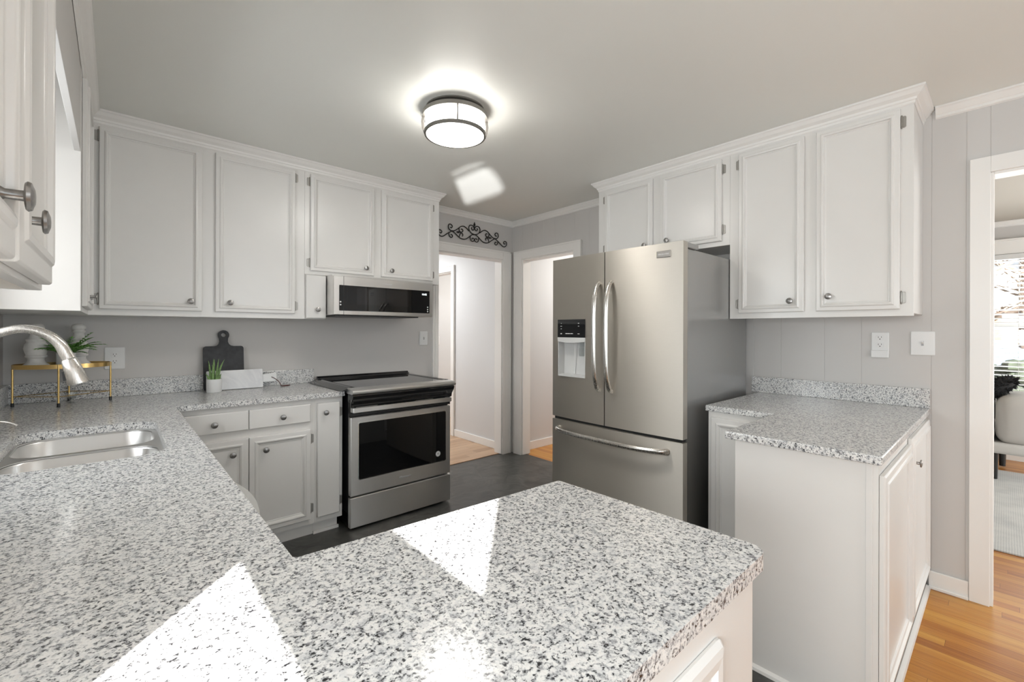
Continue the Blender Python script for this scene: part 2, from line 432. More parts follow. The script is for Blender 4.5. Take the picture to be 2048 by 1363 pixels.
def smooth_pts(pts, n=6):
    P = [Vector(p) for p in pts]; out = []
    for i in range(len(P) - 1):
        p0 = P[max(i - 1, 0)]; p1 = P[i]; p2 = P[i + 1]; p3 = P[min(i + 2, len(P) - 1)]
        for k in range(n):
            t = k / n
            out.append(0.5 * ((2 * p1) + (p2 - p0) * t + (2 * p0 - 5 * p1 + 4 * p2 - p3) * t * t + (3 * p1 - p0 - 3 * p2 + p3) * t ** 3))
    out.append(P[-1]); return out
def sweep(mb, path, prof, side=1):
    """horizontal moulding: path [(x,y)], prof [(out, z)] closed polygon, mitred"""
    P = [Vector((p[0], p[1])) for p in path]; n = len(P); rr = []
    for i in range(n):
        def nrm(a, b):
            d = (b - a).normalized(); return Vector((d.y, -d.x)) * side
        if i == 0: m = nrm(P[0], P[1])
        elif i == n - 1: m = nrm(P[-2], P[-1])
        else:
            n1 = nrm(P[i - 1], P[i]); n2 = nrm(P[i], P[i + 1]); m = (n1 + n2); m = m / (m.dot(n1))
        rr.append([Vector((P[i].x + m.x * o, P[i].y + m.y * o, z)) for o, z in prof])
    mb.rings(rr); return mb
def letters(name, text, size, parent, O, U, Vv, Nn, mat, depth=0.0006, align='CENTER'):
    c = bpy.data.curves.new(name, 'FONT'); c.body = text; c.size = size; c.align_x = align; c.extrude = depth; c.resolution_u = 2
    t = bpy.data.objects.new(name, c); COL.objects.link(t)
    me = bpy.data.meshes.new_from_object(t.evaluated_get(bpy.context.evaluated_depsgraph_get()))
    bpy.data.objects.remove(t); bpy.data.curves.remove(c)
    M = Matrix.Identity(4)
    for i in range(3): M[i][0] = U[i]; M[i][1] = Vv[i]; M[i][2] = Nn[i]; M[i][3] = O[i] - parent['_o'][i]
    me.transform(M); me.materials.clear(); me.materials.append(MATS[mat])
    o = bpy.data.objects.new(name, me); COL.objects.link(o); o.parent = parent; o['_o'] = parent['_o']
    return o

# ------------------------------------------------------------------ room shell
XL, YW, XR, ZC, ZS = -0.435, 3.466, 3.108, 2.44, 0.03
WT = 0.10
D1 = (2.19, 2.965); D2 = (2.62, 3.31); D3 = (-1.05, 0.05); D4 = (4.58, 5.45)
HD = 2.035; HD3 = 2.065
W1 = (1.42, 2.36, 1.12, 2.02)       # window over the sink: y0,y1,z0,z1
W2 = (-0.56, 0.232, 0.96, 2.12)    # dining side window with the sun

def wall_holes_x(mb, x0, x1, y0, y1, z0, z1, holes):
    """wall slab normal to x with rectangular holes (y0,y1,z0,z1)"""
    ys = sorted(set([y0, y1] + [h[0] for h in holes] + [h[1] for h in holes]))
    for a, b in zip(ys, ys[1:]):
        hs = sorted([h for h in holes if h[0] < (a + b) / 2 < h[1]], key=lambda h: h[2]); z = z0
        for h in hs:
            if h[2] > z + 1e-4: mb.box(x0, x1, a, b, z, h[2])
            z = h[3]
        if z < z1 - 1e-4: mb.box(x0, x1, a, b, z, z1)
    return mb
def wall_holes_y(mb, y0, y1, x0, x1, z0, z1, holes):
    xs = sorted(set([x0, x1] + [h[0] for h in holes] + [h[1] for h in holes]))
    for a, b in zip(xs, xs[1:]):
        hs = sorted([h for h in holes if h[0] < (a + b) / 2 < h[1]], key=lambda h: h[2]); z = z0
        for h in hs:
            if h[2] > z + 1e-4: mb.box(a, b, y0, y1, z, h[2])
            z = h[3]
        if z < z1 - 1e-4: mb.box(a, b, y0, y1, z, z1)
    return mb

struct(box(XL - 0.3, XR + 0.06, 0.268, YW + 0.055, -0.1, ZS), 'floor', 'slate')
struct(box(XL - 0.3, 3.2, -3.5, 0.268, -0.1, 0.0), 'floor_dining', 'oak_floor')
struct(box(3.2, 6.95, -3.5, 2.0, -0.1, 0.0), 'floor_living', 'oak_floor')
struct(box(0.9, XR + 0.1, YW + 0.055, 6.2, -0.1, 0.012), 'floor_hall', 'hall_floor_wood')
struct(box(XR + 0.06, 5.0, 2.0, YW + 0.1, -0.1, 0.012), 'floor_entry', 'oak_floor')
struct(box(XR + 0.1, 5.0, YW + 0.1, 6.2, -0.1, 0.012), 'floor_side_room', 'hall_floor_wood')
struct(box(D1[0], D1[1], YW + 0.035, YW + 0.10, 0.0, 0.036), 'trim_1', 'hall_floor_wood')
struct(box(XL - 0.3, XR + 0.1, -3.5, YW + 0.1, ZC, ZC + 0.1), 'ceiling', 'ceiling_paint')
struct(box(XR + 0.1, 6.95, -3.5, 2.0, ZC, ZC + 0.1), 'ceiling_living', 'living_ceiling_paint')
struct(box(0.9, 5.0, YW + 0.1, 6.2, ZC, ZC + 0.1), 'ceiling_hall', 'ceiling_paint')
struct(box(XR + 0.1, 5.0, 2.0, YW + 0.1, ZC, ZC + 0.1), 'ceiling_entry', 'ceiling_paint')

struct(wall_holes_y(MB(), YW, YW + WT, XL - 0.1, 5.0, -0.05, ZC, [(D1[0], D1[1], -0.05, HD)]), 'wall_back', 'wall_paint')
# panelled right wall, narrow V grooves between random-width boards
mb = wall_holes_x(MB(), XR + 0.0018, XR + WT, -3.5, 6.2, -0.05, ZC, [(D2[0], D2[1], -0.05, HD), (D3[0], D3[1], -0.05, HD3), (D4[0], D4[1], -0.05, HD)])
gr = [-3.5, -2.9, -2.4, -1.9, -1.3, D3[0]]
def boards(ys, z0, z1):
    for a, b in zip(ys, ys[1:]):
        g = 0.0020
        mb.rings([[V(XR + 0.0022, a, z), V(XR + 0.0022, b, z), V(XR, b - g, z), V(XR, a + g, z)] for z in (z0, z1)])
boards(gr, 0, ZC)
boards([D3[1], 0.130, 0.255, 0.539, 0.712, 0.941, 1.098, 1.40, 1.72, 1.95, 2.25, 2.45, D2[0]], 0, ZC)
boards([D3[0], -0.7, -0.35, D3[1]], HD3, ZC)
boards([D2[0], 2.86, 3.02, 3.16, D2[1]], HD, ZC)
boards([D2[1], YW], 0, ZC)
struct(mb, 'wall_right', 'wall_paint')
struct(wall_holes_x(MB(), XL - 0.14, XL, -3.5, YW + 0.1, -0.05, ZC, [W1, W2]), 'wall_left', 'wall_paint')
struct(wall_holes_y(MB(), -3.4, -3.3, XL - 0.1, 6.95, -0.05, ZC, [(0.15, 2.75, 0.35, 2.25), (3.9, 6.1, 0.75, 2.15)]), 'wall_front', 'wall_paint')
LW = (-1.35, 0.36, 0.62, 2.10)
struct(wall_holes_x(MB(), 6.80, 6.92, -3.3, 2.0, -0.05, ZC, [LW]), 'wall_living_far', 'wall_paint')
struct(box(XR + WT, 6.9, 1.9, 2.0, -0.05, ZC), 'wall_living_side', 'wall_paint')
struct(box(0.9, 1.0, YW + 0.1, 6.2, -0.05, ZC), 'wall_hall_left', 'hall_paint')
struct(box(0.9, 5.0, 6.1, 6.2, -0.05, ZC), 'wall_hall_end', 'hall_paint')
struct(box(XR + WT, 5.0, 5.55, 5.65, 0.012, ZC), 'wall_side_room', 'hall_paint')
struct(box(4.9, 5.0, 2.0, 6.1, -0.05, ZC), 'wall_entry_end', 'hall_paint')
# hall lining of the long wall (lighter paint past the kitchen doorway)
mb = wall_holes_x(MB(), XR - 0.004, XR + 0.003, YW + 0.102, 6.1, 0.012, ZC, [(D4[0], D4[1], -0.05, HD)])
struct(mb, 'wall_hall_right', 'hall_paint')
struct(box(XR + WT + 0.001, 4.9, YW - 0.006, YW - 0.0005, 0.012, ZC), 'wall_entry_back', 'hall_paint')

# casings
def casing_y(name, x0, x1, head, wl, wr, wh, zf, yf=YW, left=True, right=True):
    """casing on the face y=yf (facing -y) around opening x0..x1"""
    mb = MB()
    def stile(a, b, inner_right):
        mb.box(a, b, yf - 0.014, yf - 0.0005, zf, head + wh)
        if inner_right: mb.box(b - 0.035, b, yf - 0.020, yf - 0.014, zf, head + wh); mb.box(a, a + 0.012, yf - 0.020, yf - 0.014, zf, head + wh)
        else: mb.box(a, a + 0.035, yf - 0.018, yf - 0.014, zf, head + wh); mb.box(b - 0.014, b, yf - 0.020, yf - 0.014, zf, head + wh)
    stile(x0 - wl, x0, True); stile(x1, x1 + wr, False)
    mb.box(x0, x1, yf - 0.014, yf - 0.0005, head, head + wh); mb.box(x0 - wl, x1 + wr, yf - 0.020, yf - 0.014, head + wh - 0.016, head + wh)
    mb.box(x0, x1, yf - 0.018, yf - 0.014, head, head + 0.03)
    return mb
def jamb_y(mb, x0, x1, head, zf, y0, y1):
    mb.box(x0 - 0.001, x0 + 0.012, y0, y1, zf, head); mb.box(x1 - 0.012, x1 + 0.001, y0, y1, zf, head); mb.box(x0 + 0.012, x1 - 0.012, y0, y1, head - 0.012, head + 0.001)
    return mb
mb = casing_y('x', D1[0], D1[1], HD, 0.058, 0.112, 0.085, ZS)
jamb_y(mb, D1[0], D1[1], HD, 0.036, YW - 0.004, YW + WT + 0.004)
struct(mb, 'trim_2', 'trim_paint', bevel=0.002)
def casing_x(y0, y1, head, wl, wr, wh, zf, xf, sgn=-1, t=0.02):
    """casing on a face x=xf, sticking out towards sgn*x, opening y0..y1; wl at y0 side, wr at y1 side"""
    mb = MB(); a, b = (xf - t, xf - 0.0005) if sgn < 0 else (xf + 0.0005, xf + t)
    a2, b2 = (xf - t - 0.006, xf - t) if sgn < 0 else (xf + t, xf + t + 0.006)
    mb.box(a, b, y0 - wl, y0, zf, head + wh); mb.box(a, b, y1, y1 + wr, zf, head + wh); mb.box(a, b, y0, y1, head, head + wh)
    mb.box(a2, b2, y0 - wl, y0 - wl + 0.012, zf, head + wh); mb.box(a2, b2, y1 + wr - 0.012, y1 + wr, zf, head + wh)
    mb.box(a2, b2, y0 - wl + 0.012, y1 + wr - 0.012, head + wh - 0.014, head + wh)
    return mb
def jamb_x(mb, y0, y1, head, zf, x0, x1):
    mb.box(x0, x1, y0 - 0.001, y0 + 0.012, zf, head); mb.box(x0, x1, y1 - 0.012, y1 + 0.001, zf, head); mb.box(x0, x1, y0 + 0.012, y1 - 0.012, head - 0.012, head + 0.001)
    return mb
mb = casing_x(D2[0], D2[1], HD, 0.09, 0.108, 0.085, ZS, XR); jamb_x(mb, D2[0], D2[1], HD, 0.032, XR - 0.004, XR + WT + 0.004)
struct(mb, 'trim_3', 'trim_paint', bevel=0.002)
mb = MB()
mb.box(XR - 0.018, XR - 0.0005, D3[1] - 0.001, D3[1] + 0.068, 0, HD3 + 0.075); mb.box(XR - 0.018, XR - 0.0005, D3[0] - 0.068, D3[0] + 0.001, 0, HD3 + 0.075)
mb.box(XR - 0.018, XR - 0.0005, D3[0] + 0.001, D3[1] - 0.001, HD3, HD3 + 0.075)
jamb_x(mb, D3[0], D3[1], HD3, 0.0, XR - 0.004, XR + WT + 0.004)
struct(mb, 'trim_4', 'trim_paint', bevel=0.002)
mb = casing_x(D4[0], D4[1], HD, 0.07, 0.07, 0.075, 0.012, XR - 0.004); jamb_x(mb, D4[0], D4[1], HD, 0.012, XR - 0.006, XR + WT + 0.004)
struct(mb, 'trim_5', 'trim_paint', bevel=0.002)
# baseboards
struct(box(XR - 0.014, XR - 0.0005, D3[1] + 0.069, 0.262, 0, 0.088).box(XR - 0.024, XR - 0.014, D3[1] + 0.069, 0.2625, 0, 0.016), 'baseboard_right', 'trim_paint', bevel=0.003)
struct(box(XR - 0.018, XR - 0.0045, YW + 0.106, D4[0] - 0.071, 0.012, 0.095), 'baseboard_hall', 'trim_paint', bevel=0.003)
struct(box(XR + WT + 0.006, 4.88, YW - 0.020, YW - 0.0065, 0.012, 0.10), 'baseboard_entry', 'trim_paint', bevel=0.003)
struct(box(XR + WT + 0.006, 4.88, 5.536, 5.5495, 0.012, 0.10), 'baseboard_side_room', 'trim_paint', bevel=0.003)
struct(box(6.786, 6.7995, -3.28, 1.88, 0, 0.10), 'baseboard_living', 'trim_paint', bevel=0.003)

# crown mouldings
XU, YU, XLU = 2.776, 3.148, -0.107
CR = [(0, 2.440), (0.043, 2.440), (0.043, 2.431), (0.037, 2.427), (0.027, 2.412), (0.012, 2.400), (0.010, 2.390), (0.005, 2.386), (0.004, 2.376), (0, 2.372)]
CRW = [(0, 2.440), (0.036, 2.440), (0.036, 2.432), (0.029, 2.427), (0.014, 2.405), (0.010, 2.402), (0.010, 2.390), (0.004, 2.386), (0, 2.384)]
CR = [(o + 0.0006, z - 0.0006) for o, z in CR]; CRW = [(o + 0.0006, z - 0.0006) for o, z in CRW]
struct(sweep(MB(), [(XLU, -0.6), (XLU, YU), (2.001, YU), (2.001, YW)], CR, 1), 'trim_6', 'trim_paint')
struct(sweep(MB(), [(XR, 2.097), (XU, 2.097), (XU, 0.288), (XR, 0.288)], CR, 1), 'trim_7', 'trim_paint')
struct(sweep(MB(), [(2.05, YW), (XR, YW), (XR, 2.145)], CRW, 1), 'trim_8', 'trim_paint')
struct(sweep(MB(), [(XR, 0.240), (XR, -3.3)], CRW, 1), 'trim_9', 'trim_paint')
struct(sweep(MB(), [(6.80, -3.3), (6.80, 1.9)], CRW, -1), 'trim_10', 'trim_paint')

# windows outside the frame that let the daylight in
def window_x(name, xc, y0, y1, z0, z1, rails, stiles, fr=0.045, depth=0.05, room=1):
    f = MB(); xa, xb = xc - depth / 2, xc + depth / 2
    f.box(xa, xb, y0, y1, z0, z0 + fr); f.box(xa, xb, y0, y1, z1 - fr, z1); f.box(xa, xb, y0, y0 + fr, z0 + fr, z1 - fr); f.box(xa, xb, y1 - fr, y1, z0 + fr, z1 - fr)
    for a, b in rails: f.box(xa + 0.01, xb - 0.01, y0 + fr, y1 - fr, a, b)
    for (a, b, c, d) in stiles: f.box(xa + 0.015, xb - 0.015, a, b, c, d)
    o = struct(f, name, 'trim_paint')
    g = box(xc - 0.002, xc + 0.002, y0 + fr, y1 - fr, z0 + fr, z1 - fr).build('pane', 'window_glass', o)
    return o
window_x('window_1', XL - 0.08, *W1, [(1.55, 1.60)], [(1.875, 1.895, 1.165, 1.975)])
struct(MB().box(XL + 0.0005, XL + 0.018, 1.33, 1.42, 1.06, 2.02).box(XL + 0.0005, XL + 0.018, 2.36, 2.45, 1.06, 2.02).box(XL + 0.0005, XL + 0.03, 1.33, 2.45, 1.055, 1.115), 'trim_11', 'trim_paint', bevel=0.002)
# dining side window: two sashes, muntin bars, the sun comes through it
f = MB(); y0, y1 = W2[0], W2[1]
xa, xb = XL - 0.024, XL - 0.016
f.box(XL - 0.03, XL - 0.010, y0, y1, 0.96, 0.985); f.box(xa, xb, y0, y1, 1.350, 1.524); f.box(XL - 0.03, XL - 0.010, y0, y1, 1.735, 2.12); f.box(xa, xb, y0, -0.400, 0.985, 1.350); f.box(xa, xb, y0, -0.400, 1.524, 1.735)  # solid top board added to keep sun off the kitchen floor
f.box(xa, xb, -0.4, y1, 1.157, 1.177)
f.box(xa, xb, -0.185, -0.159, 0.985, 1.157); f.box(xa, xb, -0.185, -0.159, 1.177, 1.350)
o = struct(f, 'window_2', 'trim_paint')
box(XL - 0.0215, XL - 0.0185, -0.40, y1, 0.985, 1.735).build('pane', 'window_glass', o)

# ------------------------------------------------------------------ cabinet parts
DOOR = [(0, 0.0), (0, 0.014), (0.003, 0.017), (0.020, 0.018), (0.023, 0.022), (0.029, 0.0235), (0.034, 0.022), (0.037, 0.014), (0.041, 0.0135), (0.044, 0.0105)]
BDOOR = [(0, 0.0), (0, 0.015), (0.003, 0.018), (0.026, 0.019), (0.030, 0.023), (0.036, 0.0235), (0.043, 0.018), (0.048, 0.012), (0.053, 0.012), (0.055, 0.010)]
SLAB = [(0, 0.0), (0, 0.014), (0.004, 0.018)]
def knob(parent, c, n, r=0.0165):
    return MB().lathe(c, n, [(0.0085, 0.0), (0.0075, 0.003), (0.0055, 0.006), (0.0060, 0.0200), (r * 0.90, 0.0212), (r, 0.0230), (r * 0.92, 0.0262), (r * 0.78, 0.0268), (r * 0.5, 0.0285), (0, 0.0292)], 20).build('knob', 'pewter', parent)
def hinge(parent, c, n, u, flip=1):
    """exposed wrap hinge: leaf plate on the frame and barrel with finial tips along z; c = barrel centre"""
    c = Vector(c); n = Vector(n); u = Vector(u) * flip
    m = MB((c, u, Z, n))
    m.rpanel(0.002, 0.016, -0.027, 0.027, 0.006, [(0, -0.001), (0, 0.0022), (0.001, 0.003)], 3)
    m.cyl(c + n * 0.004 - Z * 0.021, c + n * 0.004 + Z * 0.021, 0.0042, 10)
    m.sphere(c + n * 0.004 + Z * 0.025, 0.0042, (1, 1, 1.7), 8, 6); m.sphere(c + n * 0.004 - Z * 0.025, 0.0042, (1, 1, 1.7), 8, 6)
    return m.build('hinge', 'hinge_metal', parent)
def door(parent, O, U, N, w, h, prof=DOOR, kn=None, hinges=None, hz=None, name='door', base=0.0008):
    """O = lower-left corner of the leaf on the frame face; U along width; kn=(u,v); hinges 'l' or 'r'"""
    O = Vector(O); U = Vector(U); N = Vector(N)
    m = MB((O, U, Z, N)); m.panel(0, w, 0, h, [(i, z + base) for i, z in prof])
    d = m.build(name, 'cabinet_paint', parent, bevel=0.0012)
    if kn: knob(d, O + U * kn[0] + Z * kn[1] + N * (prof[-1][1] + base), N)
    if hinges:
        for v in (hz or (0.06, h - 0.06)):
            if hinges == 'l': hinge(d, O - U * 0.004 + Z * v + N * base, N, U, -1)
            else: hinge(d, O + U * (w + 0.004) + Z * v + N * base, N, U, 1)
    return d

# ---- upper cabinets on the back wall
zb, zt = 1.380, 2.4395
yb_ = YW - 0.001
c = thing('upper_cabinet', (0.49, YW, zb), 'tall white double-door wall cabinet left of the microwave, above the granite backsplash', 'cabinet')
box(XLU + 0.0005, 0.9445, YU + 0.002, yb_, zb, zt).build('body', 'cabinet_paint', c, bevel=0.002)
box(XLU + 0.0005, 0.9445, YU, YU + 0.0018, zb, zt).build('face_frame', 'cabinet_paint', c)
door(c, (-0.066, YU, 1.412), X, -Y, 0.442, 0.946, kn=(0.387, 0.056), hinges='l', hz=(0.052, 0.90))
door(c, (0.440, YU, 1.412), X, -Y, 0.442, 0.946, kn=(0.075, 0.056), hinges='r', hz=(0.052, 0.90))
c = thing('over_range_cabinet', (1.5, YW, 1.683), 'short white double-door wall cabinet directly above the microwave', 'cabinet')
box(0.9455, 2.001, YU + 0.002, yb_, 1.683, zt).build('body', 'cabinet_paint', c, bevel=0.002)
box(0.9455, 2.001, YU, YU + 0.0018, 1.683, zt).build('face_frame', 'cabinet_paint', c)
door(c, (0.979, YU, 1.708), X, -Y, 0.450, 0.650, kn=(0.386, 0.050), hinges='l', hz=(0.052, 0.60))
door(c, (1.489, YU, 1.708), X, -Y, 0.445, 0.650, kn=(0.078, 0.050), hinges='r', hz=(0.052, 0.60))
c = thing('filler_cabinet', (1.04, YW, zb), 'narrow white wall cabinet squeezed between tall cabinet and microwave', 'cabinet')
box(0.9455, 1.081, YU + 0.002, yb_, zb, 1.6825).build('body', 'cabinet_paint', c, bevel=0.002)
door(c, (0.951, YU, 1.384), X, -Y, 0.1305, 0.294, prof=SLAB, kn=(0.072, 0.060))
# ---- corner cabinet on the left wall
YLE = 2.52
c = thing('corner_cabinet', (-0.27, 2.83, zb), 'white corner wall cabinet whose bright end panel faces the sink window', 'cabinet')
box(XL + 0.001, XLU, YLE, YW - 0.001, zb, zt).build('body', 'cabinet_paint', c, bevel=0.002)
d = door(c, (XLU, 3.10, 1.402), -Y, X, 0.52, 0.956, kn=(0.062, 0.065))
# ---- near cabinet on the left wall
c = thing('sink_side_cabinet', (-0.27, 0.9, zb), 'near white wall cabinet left of the sink window, cut by the photo edge', 'cabinet')
box(XL + 0.001, XLU - 0.002, 0.285, 1.250, zb + 0.024, zt).build('body', 'cabinet_wood', c)
m = MB(); m.box(XLU - 0.0018, XLU, 0.285, 1.250, zb, zt); m.box(XL + 0.001, XLU - 0.0018, 1.244, 1.250, zb, zt); m.box(XL + 0.001, XLU - 0.0018, 0.285, 0.291, zb, zt); m.box(XLU - 0.02, XLU - 0.0018, 0.291, 1.244, zb, zb + 0.0235)
m.build('face_frame', 'cabinet_paint', c, bevel=0.002)
BIG = [(0, 0.0), (0, 0.014), (0.003, 0.017), (0.030, 0.018), (0.034, 0.022), (0.041, 0.0235), (0.047, 0.022), (0.050, 0.014), (0.055, 0.0135), (0.058, 0.0105)]
door(c, (XLU, 1.198, 1.388), -Y, X, 0.383, 0.970, prof=BIG, kn=(0.318, 0.064))
door(c, (XLU, 0.790, 1.388), -Y, X, 0.400, 0.970, prof=BIG, kn=(0.066, 0.064))
# valance between the two
m = box(XLU - 0.020, XLU - 0.001, 1.251, YLE - 0.001, 2.03, zt)
tag(m.build('window_valance', 'wall_paint', bevel=0.001), 'grey valance board above the sink window between two white wall cabinets', 'valance')

# ---- right wall upper cabinets
xb_ = XR - 0.001
c = thing('right_upper_cabinet', (XR, 0.70, zb), 'tall white double-door wall cabinet above the right granite counter', 'cabinet')
box(XU + 0.002, xb_, 0.288, 1.118, zb + 0.012, zt).build('body', 'cabinet_paint', c, bevel=0.002)
m = MB(); m.box(XU, XU + 0.0018, 0.288, 1.118, zb, zt); m.box(XU + 0.0018, XU + 0.02, 0.288, 1.118, zb, zb + 0.0118); m.build('face_frame', 'cabinet_paint', c)
door(c, (XU, 0.672, 1.412), -Y, -X, 0.337, 0.946, kn=(0.058, 0.075), hinges='r', hz=(0.055, 0.885))
door(c, (XU, 1.063, 1.412), -Y, -X, 0.336, 0.946, kn=(0.272, 0.060), hinges='l', hz=(0.055, 0.885))
c = thing('over_fridge_cabinet', (XR, 1.6, 1.83), 'short white double-door wall cabinet above the refrigerator', 'cabinet')
box(XU + 0.002, xb_, 1.119, 2.097, 1.83, zt).build('body', 'cabinet_paint', c, bevel=0.002)
box(XU, XU + 0.0018, 1.119, 2.097, 1.83, zt).build('face_frame', 'cabinet_paint', c)
door(c, (XU, 1.572, 1.858), -Y, -X, 0.408, 0.500, kn=(0.052, 0.055), hinges='r', hz=(0.07, 0.44))
door(c, (XU, 2.034, 1.858), -Y, -X, 0.402, 0.500, kn=(0.345, 0.045), hinges='l', hz=(0.07, 0.44))

# ---- base cabinets on the back wall
YB = 2.862
c = thing('drawer_base_cabinet', (0.6, YW, ZS), 'white base cabinet with two drawers over two panelled doors, left of the range', 'cabinet')
box(0.20, 0.9215, YB + 0.002, YW - 0.005, 0.108, 0.8835).build('body', 'cabinet_paint', c, bevel=0.001)
m = MB(); m.box(0.20, 0.9215, YB, YB + 0.0018, 0.108, 0.8835); m.build('face_frame', 'cabinet_paint', c)
box(0.20, 0.9215, YB + 0.035, YB + 0.06, ZS + 0.0005, 0.1075).build('toe_kick', 'cabinet_paint', c)
for u0, u1, ku in ((0.235, 0.5595, 0.160), (0.5625, 0.892, 0.171)):
    door(c, (u0, YB, 0.742), X, -Y, u1 - u0, 0.110, prof=SLAB, kn=(ku, 0.051), name='drawer')
door(c, (0.215, YB, 0.143), X, -Y, 0.3445, 0.553, prof=BDOOR, kn=(0.267, 0.472))
door(c, (0.5625, YB, 0.143), X, -Y, 0.332, 0.553, prof=BDOOR, kn=(0.083, 0.472), hinges='r', hz=(0.065, 0.493))
c = thing('tray_base_cabinet', (1.0, YW, ZS), 'narrow white single-door base cabinet between the drawer cabinet and the range', 'cabinet')
box(0.922, 1.092, YB + 0.002, YW - 0.005, 0.108, 0.8835).build('body', 'cabinet_paint', c, bevel=0.001)
box(0.922, 1.092, YB, YB + 0.0018, 0.108, 0.8835).build('face_frame', 'cabinet_paint', c)
box(0.922, 1.072, YB + 0.035, YB + 0.06, ZS + 0.0005, 0.1075).box(0.922, 1.078, YB + 0.02, YB + 0.0345, ZS + 0.0005, ZS + 0.018).build('toe_kick', 'cabinet_paint', c)
door(c, (0.934, YB, 0.142), X, -Y, 0.137, 0.707, prof=SLAB, kn=(0.045, 0.648), hinges='r', hz=(0.075, 0.64))
# ---- left run under the sink, dishwasher, peninsula
c = thing('sink_base_cabinet', (-0.1, 2.2, ZS), 'white base cabinet under the sink, hidden below the left granite counter', 'cabinet')
m = MB(); m.box(0.172, 0.19, 1.66, 2.85, 0.108, 0.8835); m.box(XL + 0.01, 0.172, 1.66, 1.678, 0.108, 0.8835); m.box(XL + 0.01, 0.172, 2.832, 2.85, 0.108, 0.8835); m.box(XL + 0.01, 0.172, 1.678, 2.832, 0.108, 0.126)
m.build('body', 'cabinet_paint', c)
box(0.11, 0.13, 1.66, 2.85, ZS + 0.0005, 0.1075).build('toe_kick', 'cabinet_paint', c)
c = thing('dishwasher', (0.0, 1.33, ZS), 'white dishwasher whose bowed door edge pokes out past the left counter', 'dishwasher')
box(XL + 0.05, 0.185, 1.04, 1.64, ZS + 0.0005, 0.8835).build('body', 'appliance_white', c, bevel=0.003)
arc = [V(0.186, 1.05, 0.13)] + [V(0.186 + 0.088 * math.sin(math.pi * (0.12 + 0.76 * k / 20)), 1.05 + 0.58 * k / 20, 0.13) for k in range(21)] + [V(0.186, 1.63, 0.13)]
MB().prism(arc, (0, 0, 0.735)).build('door', 'appliance_white', c, bevel=0.003)
c = thing('peninsula_cabinet', (0.42, 0.55, 0), 'white panelled peninsula cabinet in the foreground under the granite peninsula', 'cabinet')
YP = 0.300
box(-0.30, 0.845, YP + 0.002, 0.765, 0.10, 0.8835).build('body', 'cabinet_paint', c, bevel=0.003)
m = MB(); m.box(-0.30, 0.845, YP, YP + 0.0018, 0.0005, 0.8835); m.build('face_frame', 'cabinet_paint', c)
box(-0.30, 0.83, YP + 0.0025, 0.72, ZS + 0.0005, 0.0995).build('toe_kick', 'cabinet_paint', c)
PD = [(0, 0.0), (0, 0.004), (0.008, 0.011), (0.020, 0.013), (0.034, 0.012), (0.040, 0.004), (0.046, 0.003)]
for u0 in (0.385, 0.035):
    m = MB((V(u0, YP, 0.14), X, Z, -Y)); m.rpanel(0, 0.325, 0, 0.69, 0.02, [(i, h + 0.0008) for i, h in PD], 4); m.build('door', 'cabinet_paint', c)
# ---- right base cabinets
XP, XC2 = 1.806, 2.345
c = thing('peninsula_end_cabinet', (2.4, 0.5, 0), 'white base cabinet with blank back panel and two doors facing the dining room', 'cabinet')
box(XP + 0.003, XR - 0.002, 0.285, 0.704, ZS + 0.001, 0.8835).build('body', 'cabinet_paint', c)
m = MB(); m.box(XP, XP + 0.0028, 0.283, 0.706, ZS + 0.001, 0.8835); m.box(XP - 0.006, XP, 0.283, 0.3, ZS + 0.001, 0.8835); m.build('back_panel', 'cabinet_paint', c, bevel=0.001)
MB().rings([[V(XP - 0.0005, y, ZS + 0.0006), V(XP - 0.016, y, ZS + 0.0006), V(XP - 0.013, y, ZS + 0.011), V(XP - 0.0005, y, ZS + 0.018)] for y in (0.30, 0.706)]).build('shoe_moulding', 'cabinet_paint', c)
m = MB(); m.box(XP + 0.003, XR - 0.026, 0.2695, 0.2845, 0.0006, 0.8835); m.build('face_frame', 'cabinet_paint', c)
MB().rings([[V(x, 0.269, 0.0005), V(x, 0.2515, 0.0005), V(x, 0.2545, 0.012), V(x, 0.269, 0.02)] for x in (XP - 0.004, XR - 0.026)]).build('shoe_moulding', 'cabinet_paint', c)
RD = [(0, 0.0), (0, 0.012), (0.006, 0.016), (0.026, 0.017), (0.030, 0.021), (0.040, 0.022), (0.046, 0.014), (0.056, 0.012), (0.060, 0.006)]
door(c, (XP + 0.012, 0.2695, 0.10), X, -Y, 0.60, 0.745, prof=RD)
door(c, (2.435, 0.2695, 0.10), X, -Y, 0.615, 0.765, prof=RD, kn=(0.115, 0.645))
c = thing('fridge_side_cabinet', (2.7, 0.9, ZS), 'slim white base cabinet beside the refrigerator with one tall panelled door', 'cabinet')
box(XC2 + 0.002, XR - 0.03, 0.707, 1.052, ZS + 0.001, 0.8835).build('body', 'cabinet_paint', c)
box(XC2, XC2 + 0.0018, 0.707, 1.052, ZS + 0.001, 0.8835).build('face_frame', 'cabinet_paint', c)
door(c, (XC2, 1.033, 0.12), -Y, -X, 0.315, 0.735, prof=BDOOR)

